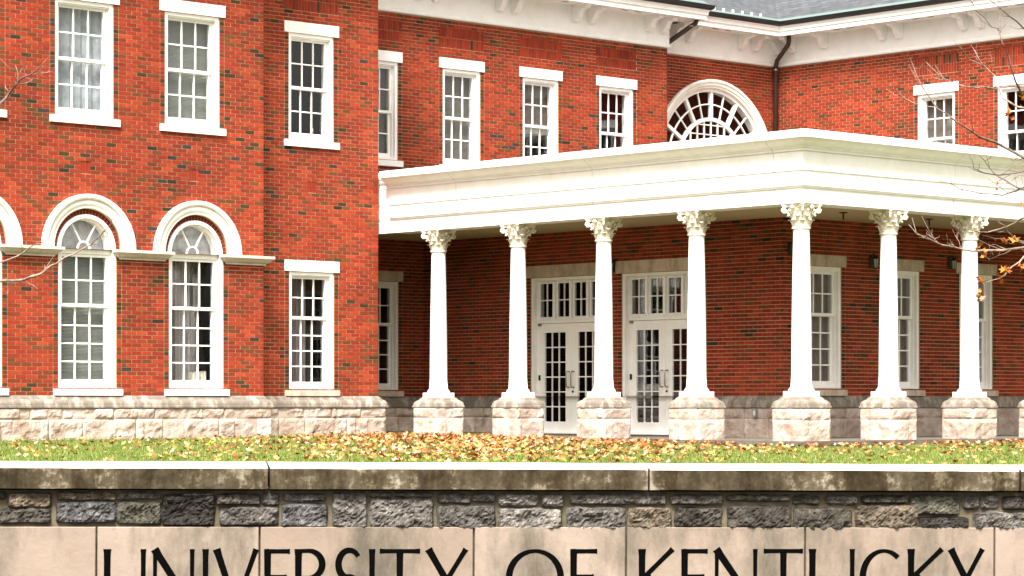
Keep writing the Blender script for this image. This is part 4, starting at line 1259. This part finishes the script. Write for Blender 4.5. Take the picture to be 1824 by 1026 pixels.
# carved capitals, black: strokes with flared ends, cap height .305 m
CAPH = .305
def stroke(mb, pts, ws, y):
    """ribbon through pts with widths ws"""
    L, Rr = [], []
    for i, (x, z) in enumerate(pts):
        xa, za = pts[max(0, i - 1)]; xb, zb2 = pts[min(len(pts) - 1, i + 1)]
        dx, dz = xb - xa, zb2 - za; q = math.hypot(dx, dz) or 1; nx_, nz_ = -dz / q, dx / q
        L.append((x + nx_ * ws[i] / 2, z + nz_ * ws[i] / 2)); Rr.append((x - nx_ * ws[i] / 2, z - nz_ * ws[i] / 2))
    k = len(mb.v); N = len(pts)
    mb.v += [(x, y, z) for x, z in L] + [(x, y, z) for x, z in Rr] + [(x, .004, z) for x, z in L] + [(x, .004, z) for x, z in Rr]
    for i in range(N - 1):
        mb.f += [(k + i, k + i + 1, k + N + i + 1, k + N + i), (k + i, k + 2 * N + i, k + 2 * N + i + 1, k + i + 1), (k + N + i, k + N + i + 1, k + 3 * N + i + 1, k + 3 * N + i)]
        mb.mi += [0] * 3
    mb.f += [(k, k + N, k + 3 * N, k + 2 * N), (k + N - 1, k + 3 * N - 1, k + 4 * N - 1, k + 2 * N - 1)]; mb.mi += [0] * 2
def st(mb, x0, z0, x1, z1, w, y, fl=1.18):
    stroke(mb, [(x0, z0), (x0 + (x1 - x0) * .12, z0 + (z1 - z0) * .12), (x0 + (x1 - x0) * .5, z0 + (z1 - z0) * .5), (x0 + (x1 - x0) * .88, z0 + (z1 - z0) * .88), (x1, z1)], [w * fl, w, w * .94, w, w * fl], y)
def arcp(cx, cz, rx, rz_, a0, a1, n_=24): return [(cx + rx * math.cos(R(a0 + (a1 - a0) * t / n_)), cz + rz_ * math.sin(R(a0 + (a1 - a0) * t / n_))) for t in range(n_ + 1)]
def arcw(a0, a1, thick, thin, n_=24): return [thin + (thick - thin) * abs(math.cos(R(a0 + (a1 - a0) * t / n_))) ** 1.3 for t in range(n_ + 1)]
def letter(ch, w):
    mb = MB(); H = CAPH; T, t = .036, .026; ys_ = [-.0016 - .0003 * k for k in range(8)]
    if ch == 'U':
        st(mb, T / 2, H, T / 2, H * .36, T, ys_[0]); st(mb, w - t / 2, H, w - t / 2, H * .36, t, ys_[1])
        r = (w - T / 2 - t / 2) / 2; c = T / 2 + r; stroke(mb, arcp(c, H * .36, r, H * .345, 180, 360), [T - (T - t) * k / 24 - .006 * math.sin(math.pi * k / 24) for k in range(25)], ys_[2])
    elif ch == 'N':
        st(mb, t / 2, 0, t / 2, H * .98, t * .82, ys_[0]); st(mb, t * .4, H * 1.0, w - t * .5, .0, T * 1.05, ys_[1]); st(mb, w - t / 2, H, w - t / 2, .0, t * .85, ys_[2])
    elif ch == 'I': st(mb, w / 2, H, w / 2, 0, w * .92, ys_[0])
    elif ch == 'V': st(mb, T * .5, H, w * .5, .0, T, ys_[0]); st(mb, w - t * .5, H, w * .5, .0, t, ys_[1])
    elif ch in 'EF':
        st(mb, T / 2, H, T / 2, 0, T, ys_[0], 1.05); st(mb, T * .4, H - t * .45, w, H - t * .45, t * .9, ys_[1]); st(mb, T * .4, H * .52, w * .88, H * .52, t * .8, ys_[2])
        if ch == 'E': st(mb, T * .4, t * .45, w * 1.02, t * .45, t * .9, ys_[3])
    elif ch == 'R':
        st(mb, T / 2, H, T / 2, 0, T, ys_[0]); r = H * .235
        stroke(mb, [(T * .4, H - t * .4)] + arcp(w - r - .016, H - r - t * .35, r, r, 90, -90) + [(T * .4, H - 2 * r - t * .35)], [t * .8] + [t * .8 + (T - t * .8) * math.sin(math.pi * k / 24) for k in range(25)] + [t * .8], ys_[1])
        st(mb, w * .52, H * .5, w * 1.04, 0, T, ys_[2])
    elif ch == 'S':
        pts = arcp(w * .52, H * .735, w * .42, H * .245, 35, 250, 20) + arcp(w * .48, H * .255, w * .45, H * .255, 80, -145, 20)
        ws = [t * .95 + .012 * math.sin(math.pi * k / 41) for k in range(len(pts))]; stroke(mb, pts, ws, ys_[0])
    elif ch == 'T': st(mb, w * .5, H, w * .5, 0, T * .98, ys_[0]); st(mb, 0, H - t * .42, w, H - t * .42, t * .85, ys_[1])
    elif ch == 'Y': st(mb, T * .5, H, w * .5, H * .45, T, ys_[0]); st(mb, w - t * .5, H, w * .5, H * .45, t, ys_[1]); st(mb, w * .5, H * .5, w * .5, 0, T, ys_[2])
    elif ch == 'O': stroke(mb, arcp(w / 2, H / 2, w / 2 - T / 2, H / 2 - t * .4, 0, 360, 48), arcw(0, 360, T, t * .75, 48), ys_[0])
    elif ch == 'C': stroke(mb, arcp(w * .6, H / 2, w * .6 - T / 2, H / 2 - t * .4, 48, 312, 36), arcw(48, 312, T, t * .75, 36), ys_[0])
    elif ch == 'K': st(mb, T / 2, H, T / 2, 0, T, ys_[0]); st(mb, w - t * .4, H, T * .8, H * .5, t, ys_[1]); st(mb, T * 1.1, H * .54, w * 1.04, 0, T, ys_[2])
    return mb.mesh('letter', 'letter')
LET = [('U', 185, 260), ('N', 272, 347), ('I', 361, 372), ('V', 380, 461), ('E', 471, 517), ('R', 526, 580), ('S', 599, 645), ('I', 658, 669), ('T', 677, 749), ('Y', 758, 835), ('O', 902, 1006), ('F', 1017, 1065),
       ('K', 1139, 1203), ('E', 1215, 1262), ('N', 1274, 1351), ('T', 1362, 1432), ('U', 1443, 1524), ('C', 1533, 1605), ('K', 1619, 1683), ('Y', 1690, 1756)]
for ch, a, b_ in LET:
    s0, s1 = px_s(a), px_s(b_)
    link('letter', letter(ch, s1 - s0), sign, (s0, .018, -.118 - CAPH))

# a low shrub tip at the left end of the sign
sh = bpy.data.objects.new('low_shrub', None); col.objects.link(sh); sh.location = (-2.72, 13.3, -1.0)
tag(sh, 'yellow green shrub just reaching into the lower left corner', 'shrub')
q = MB(); prs = random.Random(4)
for k in range(7): q.tube([(0, 0, 0), (prs.uniform(-.1, .08), prs.uniform(-.08, .08), .4), (prs.uniform(-.2, .1), prs.uniform(-.12, .12), .68)], [.01, .007, .004], 5)
link('stems', q.mesh('stems', 'bark'), sh)
q = MB()
for k in range(160):
    a, z = prs.uniform(0, 6.28), prs.uniform(.2, .77); r = prs.uniform(.02, .2) * (1.15 - z); x, y = r * math.cos(a) - .02, r * math.sin(a)
    d = Vector((prs.uniform(-1, 1), prs.uniform(-1, 1), prs.uniform(.0, 1))).normalized() * .045; e = d.cross(Vector((prs.uniform(-1, 1), prs.uniform(-1, 1), .3))).normalized() * .014; c = Vector((x, y, z))
    q.poly([c, c + d * .5 + e, c + d, c + d * .5 - e])
tag(link('foliage', q.mesh('foliage', 'shrub', fix=False), sh), kind='stuff')

# ------------------------------------------------------------------ lawn: grass and fallen leaves
grng = random.Random(21)
def on_lawn(X, Y):
    lx, ly = to_local(X, Y)
    if lx > -2.95 and ly > -3.05: return False
    if ly > 6.60 and lx < -5.6: return False
    if ly > 7.20: return False
    return True
mb = MB(); cnt = 0
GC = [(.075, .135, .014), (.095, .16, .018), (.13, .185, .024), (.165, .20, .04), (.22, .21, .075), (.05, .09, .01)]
while cnt < 62000:
    Y = 29.5 + 20 * grng.random() ** 1.15; X = grng.uniform(-.205, .205) * Y
    if not on_lawn(X, Y): cnt += .2; continue
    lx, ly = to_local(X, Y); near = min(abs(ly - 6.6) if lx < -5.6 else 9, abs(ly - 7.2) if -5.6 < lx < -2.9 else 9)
    h = grng.uniform(.025, .055) * (1.5 if near < .3 else 1); z = ground_z(X, Y)
    a = grng.uniform(0, 3.14); w = grng.uniform(.003, .007); dx, dy = w * math.cos(a), w * math.sin(a); bx_, by_ = grng.uniform(-.025, .025), grng.uniform(-.025, .025)
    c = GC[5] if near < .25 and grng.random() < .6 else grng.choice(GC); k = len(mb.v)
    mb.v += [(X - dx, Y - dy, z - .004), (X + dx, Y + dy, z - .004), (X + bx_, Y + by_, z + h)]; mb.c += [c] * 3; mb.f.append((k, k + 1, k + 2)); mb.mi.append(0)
    cnt += 1
tag(link('grass', mb.mesh('grass', 'grass', fix=False), None), 'short green grass of the lawn before the building', 'grass', kind='stuff')

LC = [(.50, .33, .20), (.47, .23, .105), (.44, .16, .05), (.36, .10, .026), (.27, .06, .018), (.50, .38, .27), (.33, .13, .05), (.48, .26, .09), (.19, .045, .016)]
def leaf_pts(size, rng_):
    """lobed leaf outline in its own plane, slightly folded and curled"""
    pts = []; lobes = 5
    for k in range(lobes * 2):
        a = -2.5 + 5.0 * k / (lobes * 2 - 1); r = size * ((1.0 if k % 2 == 0 else .48) * rng_.uniform(.85, 1.1))
        pts.append((r * math.sin(a) * .75, r * math.cos(a)))
    return pts
def add_leaf(mb, pos, size, rng_, color, flatn=.5):
    up = Vector((rng_.uniform(-1, 1) * flatn, rng_.uniform(-1, 1) * flatn, 1)).normalized()
    a = Vector((rng_.uniform(-1, 1), rng_.uniform(-1, 1), rng_.uniform(-.3, .3))); a = (a - up * a.dot(up)).normalized(); b_ = up.cross(a)
    cup = rng_.uniform(.15, .7); k = len(mb.v); P = leaf_pts(size, rng_)
    mb.v.append(tuple(pos)); mb.c.append(color)
    for (x, y) in P:
        mb.v.append(tuple(pos + a * x + b_ * y + up * (cup * (x * x + y * y * .6) / size))); mb.c.append(color)
    for i in range(len(P)): mb.f.append((k, k + 1 + i, k + 1 + (i + 1) % len(P))); mb.mi.append(0)
lrng = random.Random(77)
mb = MB(); n_l = 0; tries = 0
def leaf_density(X, Y):
    px, py = to_px(Vector((X, Y, ground_z(X, Y))))
    lx, ly = to_local(X, Y)
    f_ = min(1, max(0, (py - 775) / 45))          # 0 far, 1 near the coping
    if px < 230: d = .06
    elif px < 480: d = .07 + .16 * (px - 230) / 250
    elif px < 900: d = .23 + .62 * min(1, (px - 480) / 330) - .22 * f_
    elif px < 1180: d = .9 - .55 * f_
    elif px < 1400: d = .7 - .55 * f_ - .15 * (px - 1180) / 220
    else: d = .42 - .37 * f_
    if lx < -2.95 and ly > 6.2: d *= .15
    if px > 1180 and -3.6 < ly < -3.0: d += .4
    return max(.02, d * (1.25 - .85 * f_))
tries = 0
while n_l < 4300 and tries < 90000:
    tries += 1
    Y = 30 + 19 * lrng.random() ** 1.1; X = lrng.uniform(-.2, .2) * Y
    if not on_lawn(X, Y) or lrng.random() > leaf_density(X, Y): continue
    px, py = to_px(Vector((X, Y, 0)))
    z = ground_z(X, Y) + lrng.uniform(.02, .06)
    c = lrng.choice(LC + [LC[1], LC[2], LC[2], LC[7]])
    if Y > 40 and lrng.random() < .35: c = lrng.choice((LC[2], LC[3], LC[4]))
    q_ = lrng.uniform(.8, 1.25); add_leaf(mb, Vector((X, Y, z)), lrng.uniform(.03, .062), lrng, tuple(v_ * q_ for v_ in c), .8); n_l += 1
tag(link('leaf_litter', mb.mesh('leaf_litter', 'leaf', fix=False), None), 'carpet of fallen autumn leaves scattered over the lawn', 'leaves', kind='stuff')
# a few leaves that stand out on the bare grass at the left
def lone_leaf(X, Y, size, color, label):
    rg = random.Random(int(X * 100)); q = MB(); add_leaf(q, Vector((0, 0, 0)), size, rg, color, .5)
    o = bpy.data.objects.new('fallen_leaf', q.mesh('fallen_leaf', 'leaf', fix=False)); col.objects.link(o); o.location = (X, Y, ground_z(X, Y) + .045)
    tag(o, label, 'leaf', 'leaves lying apart on the grass')
def at_ground(px, py):
    t = (px - 912) / 4683; Y = 35
    for _ in range(30): Y = (.66 - ground_z(t * Y, Y)) * 4683 / (py - 718)
    return t * Y, Y
lone_leaf(*at_ground(375, 795), .12, (0.525, 0.435, 0.0225), 'bright yellow leaf lying on the grass left of the leaf carpet')
lone_leaf(*at_ground(112, 800), .11, (.11, .03, .012), 'dark brown leaf lying on the grass below the left arched window')
lone_leaf(*at_ground(83, 798), .09, (.46, .16, .05), 'rust coloured leaf lying left of the dark brown leaf')
lone_leaf(*at_ground(14, 797), .10, (.66, .52, .34), 'pale buff leaf lying at the far left edge of the grass')
lone_leaf(*at_ground(150, 799), .09, (.55, .26, .08), 'orange leaf lying right of the dark brown leaf')

# ------------------------------------------------------------------ bare trees reaching in from both sides
def wp(px, py, Y): return Vector(((px - 912) * Y / 4683, Y, (718 - py) * Y / 4683 + .66))
def limb(name, parent, pts, r0, r1, material='bark', seg=6):
    q = MB(); N = len(pts); q.tube(pts, [r0 + (r1 - r0) * i / (N - 1) for i in range(N)], seg)
    return link(name, q.mesh(name, material, smooth=True), parent)
def smooth_pts(pts, jit, rg):
    out = []
    for i in range(len(pts) - 1):
        out.append(pts[i]); m_ = (pts[i] + pts[i + 1]) / 2; out.append(m_ + Vector((rg.uniform(-jit, jit), rg.uniform(-jit, jit), rg.uniform(-jit, jit))))
    out.append(pts[-1]); return out
trg = random.Random(9)
def tree(name, label, base, Y0, H, branches, side):
    t = bpy.data.objects.new(name, None); col.objects.link(t)
    gz = ground_z(base[0], base[1]); t.location = (0, 0, 0)
    t.location = (base[0], base[1], gz - .03); off = Vector((base[0], base[1], gz - .03))
    tag(t, label, 'tree')
    trunk_pts = [Vector((.05 * math.sin(k * 1.3), .04 * math.cos(k), H * k / 9)) for k in range(10)]
    limb('trunk', t, trunk_pts, .2, .07, 'bark', 12)
    for (pts, r0, dy, mt) in branches:
        P = []
        for i, (px, py) in enumerate(pts): P.append(wp(px, py, Y0 + dy + .25 * math.sin(i * .9 + dy * 3)) - off)
        if r0 > .0055:                       # carry the main limbs on to the trunk
            root_pt = P[0]; zt = max(.8, min(H * .9, root_pt.z - .9))
            P = [Vector((0, 0, zt)), Vector((root_pt.x * .45, root_pt.y * .5, zt + (root_pt.z - zt) * .55))] + P
        P = smooth_pts(P, .012, trg)
        b_ = limb('branch', t, P, r0 * (2.2 if r0 > .0055 else 1), max(.0018, r0 * .3), mt)
        # fine side twigs
        for i in range(3 if r0 > .0055 else 1, len(P) - 1):
            if trg.random() < .55:
                d = (P[i + 1] - P[i]).normalized(); s_ = Vector((trg.uniform(-1, 1), trg.uniform(-.6, .6), trg.uniform(-.6, 1))).normalized()
                L = trg.uniform(.06, .26); q0 = P[i]; q1 = q0 + (d * .6 + s_ * .7) * L * .5; q2 = q1 + (d * .7 + s_ * .5 + Vector((0, 0, .25))) * L * .5
                limb('twig', b_, [q0, q1, q2], r0 * .45, .0014, mt, 4)
    return t, off
RB = [([(1840, 290), (1824, 281), (1785, 260), (1759, 249), (1734, 236), (1701, 215), (1669, 193), (1634, 138), (1621, 103)], .0085, 0, 'bark'),
      ([(1666, 191), (1627, 183), (1600, 165), (1586, 150)], .004, 0, 'twig'),
      ([(1838, 205), (1827, 180), (1817, 161), (1804, 129), (1785, 74), (1780, 48), (1779, 0), (1776, -30)], .007, .5, 'bark'),
      ([(1850, 70), (1824, 51), (1798, 29), (1763, 0), (1740, -25)], .006, .8, 'bark'),
      ([(1780, 56), (1766, 48), (1737, 18), (1725, -5)], .004, .5, 'bark'),
      ([(1840, 196), (1811, 190), (1785, 174), (1772, 135), (1756, 120), (1727, 106), (1708, 80)], .006, -.6, 'twig'),
      ([(1756, 120), (1746, 109), (1729, 80)], .0035, -.6, 'twig'),
      ([(1845, 152), (1824, 154), (1772, 158), (1740, 156), (1708, 151), (1682, 140), (1653, 113)], .006, .3, 'twig'),
      ([(1682, 140), (1665, 139), (1656, 132)], .003, .3, 'twig'),
      ([(1845, 325), (1824, 335), (1810, 340), (1786, 348), (1749, 345), (1710, 337), (1672, 322)], .006, -.3, 'bark'),
      ([(1840, 301), (1824, 305), (1780, 312), (1752, 308), (1735, 301), (1726, 274)], .0056, .2, 'bark'),
      ([(1840, 345), (1824, 337), (1798, 326), (1780, 316), (1763, 300), (1743, 275)], .0056, -.5, 'bark'),
      ([(1780, 312), (1800, 300), (1812, 280), (1810, 262)], .003, .2, 'twig'), ([(1798, 326), (1812, 315), (1824, 314)], .003, -.5, 'twig'),
      ([(1850, 438), (1824, 441), (1752, 446), (1714, 444), (1689, 438), (1663, 430), (1633, 417), (1619, 400)], .0078, -.2, 'twig'),
      ([(1669, 432), (1658, 422), (1654, 417)], .004, -.2, 'twig'), ([(1662, 430), (1668, 424), (1673, 419)], .003, -.2, 'twig'), ([(1704, 441), (1698, 436), (1696, 430)], .0035, -.2, 'twig'), ([(1715, 444), (1709, 432), (1703, 421), (1706, 400)], .0035, -.2, 'twig'),
      ([(1850, 450), (1824, 434), (1793, 411), (1779, 394)], .007, .4, 'twig'),
      ([(1845, 380), (1824, 388), (1810, 396), (1777, 409), (1744, 413), (1720, 408), (1700, 396)], .0056, -.4, 'twig'),
      ([(1824, 430), (1800, 428), (1772, 425), (1750, 420)], .004, .1, 'bark'),
      ([(1850, 435), (1824, 457), (1803, 475), (1790, 490), (1780, 496), (1752, 505), (1742, 503)], .0056, .2, 'twig'),
      ([(1800, 446), (1778, 455), (1763, 462), (1752, 455)], .003, -.2, 'twig'), ([(1790, 443), (1775, 436), (1764, 438)], .003, -.2, 'twig')]
tr_, off = tree('bare_tree', 'bare tree at right with a few clinging orange leaves', (8.2, 22.6), 22, 8.5, RB, 1)
def hang_leaf(px, py, size, c, Y):
    q = MB(); P = wp(px, py, Y) - off
    for k in range(3):
        add_leaf(q, Vector((trg.uniform(-.02, .02), trg.uniform(-.02, .02), trg.uniform(-.03, .03))), size * trg.uniform(.6, 1), trg, tuple(v_ * trg.uniform(.75, 1.2) for v_ in c), 1.6)
    link('leaf', q.mesh('leaf', 'leaf', fix=False), tr_, P)
OL = (0.406, 0.14, 0.028); OD = (0.294, 0.07, 0.0175)
for (px, py, s_, c) in ((1790, 432, .055, OL), (1803, 430, .06, OL), (1745, 441, .045, OL), (1752, 452, .055, OL), (1783, 497, .055, OL), (1790, 483, .05, OL), (1741, 498, .045, OD), (1749, 506, .045, OL), (1745, 519, .04, OL), (1748, 530, .05, (0.434, 0.252, 0.126)), (1821, 474, .055, OL), (1773, 334, .03, OD), (1823, 368, .04, OL), (1794, 201, .045, OL), (1801, 207, .04, OD), (1819, 171, .045, OL)):
    hang_leaf(px, py, s_, c, 21.8)
LB = [([(-25, 205), (0, 184), (17, 165), (31, 148), (54, 133), (73, 118), (89, 100)], .008, 0, 'bark'), ([(31, 148), (32, 133), (42, 118), (53, 94)], .0045, 0, 'bark'), ([(54, 133), (75, 130), (94, 126)], .0035, 0, 'twig'), ([(16, 163), (9, 148)], .003, 0, 'twig'), ([(30, 150), (47, 148), (60, 138)], .003, 0, 'twig'), ([(31, 140), (27, 115)], .003, 0, 'twig'),
      ([(-30, 505), (0, 501), (20, 500), (44, 498), (62, 491), (81, 481), (100, 470), (133, 452), (162, 436), (178, 422), (195, 405), (207, 383)], .0085, .4, 'twig'), ([(178, 422), (186, 422), (193, 421)], .003, .4, 'twig'),
      ([(-30, 475), (0, 467), (19, 461), (41, 450), (53, 441), (73, 434), (87, 422)], .0056, -.3, 'twig'), ([(44, 498), (53, 506), (67, 515)], .003, .4, 'twig'), ([(18, 500), (14, 512), (12, 522)], .003, .4, 'twig')]
tree('bare_tree', 'bare leafless tree at left sending thin twigs across the brick', (-8.4, 23.2), 23, 8.0, LB, -1)
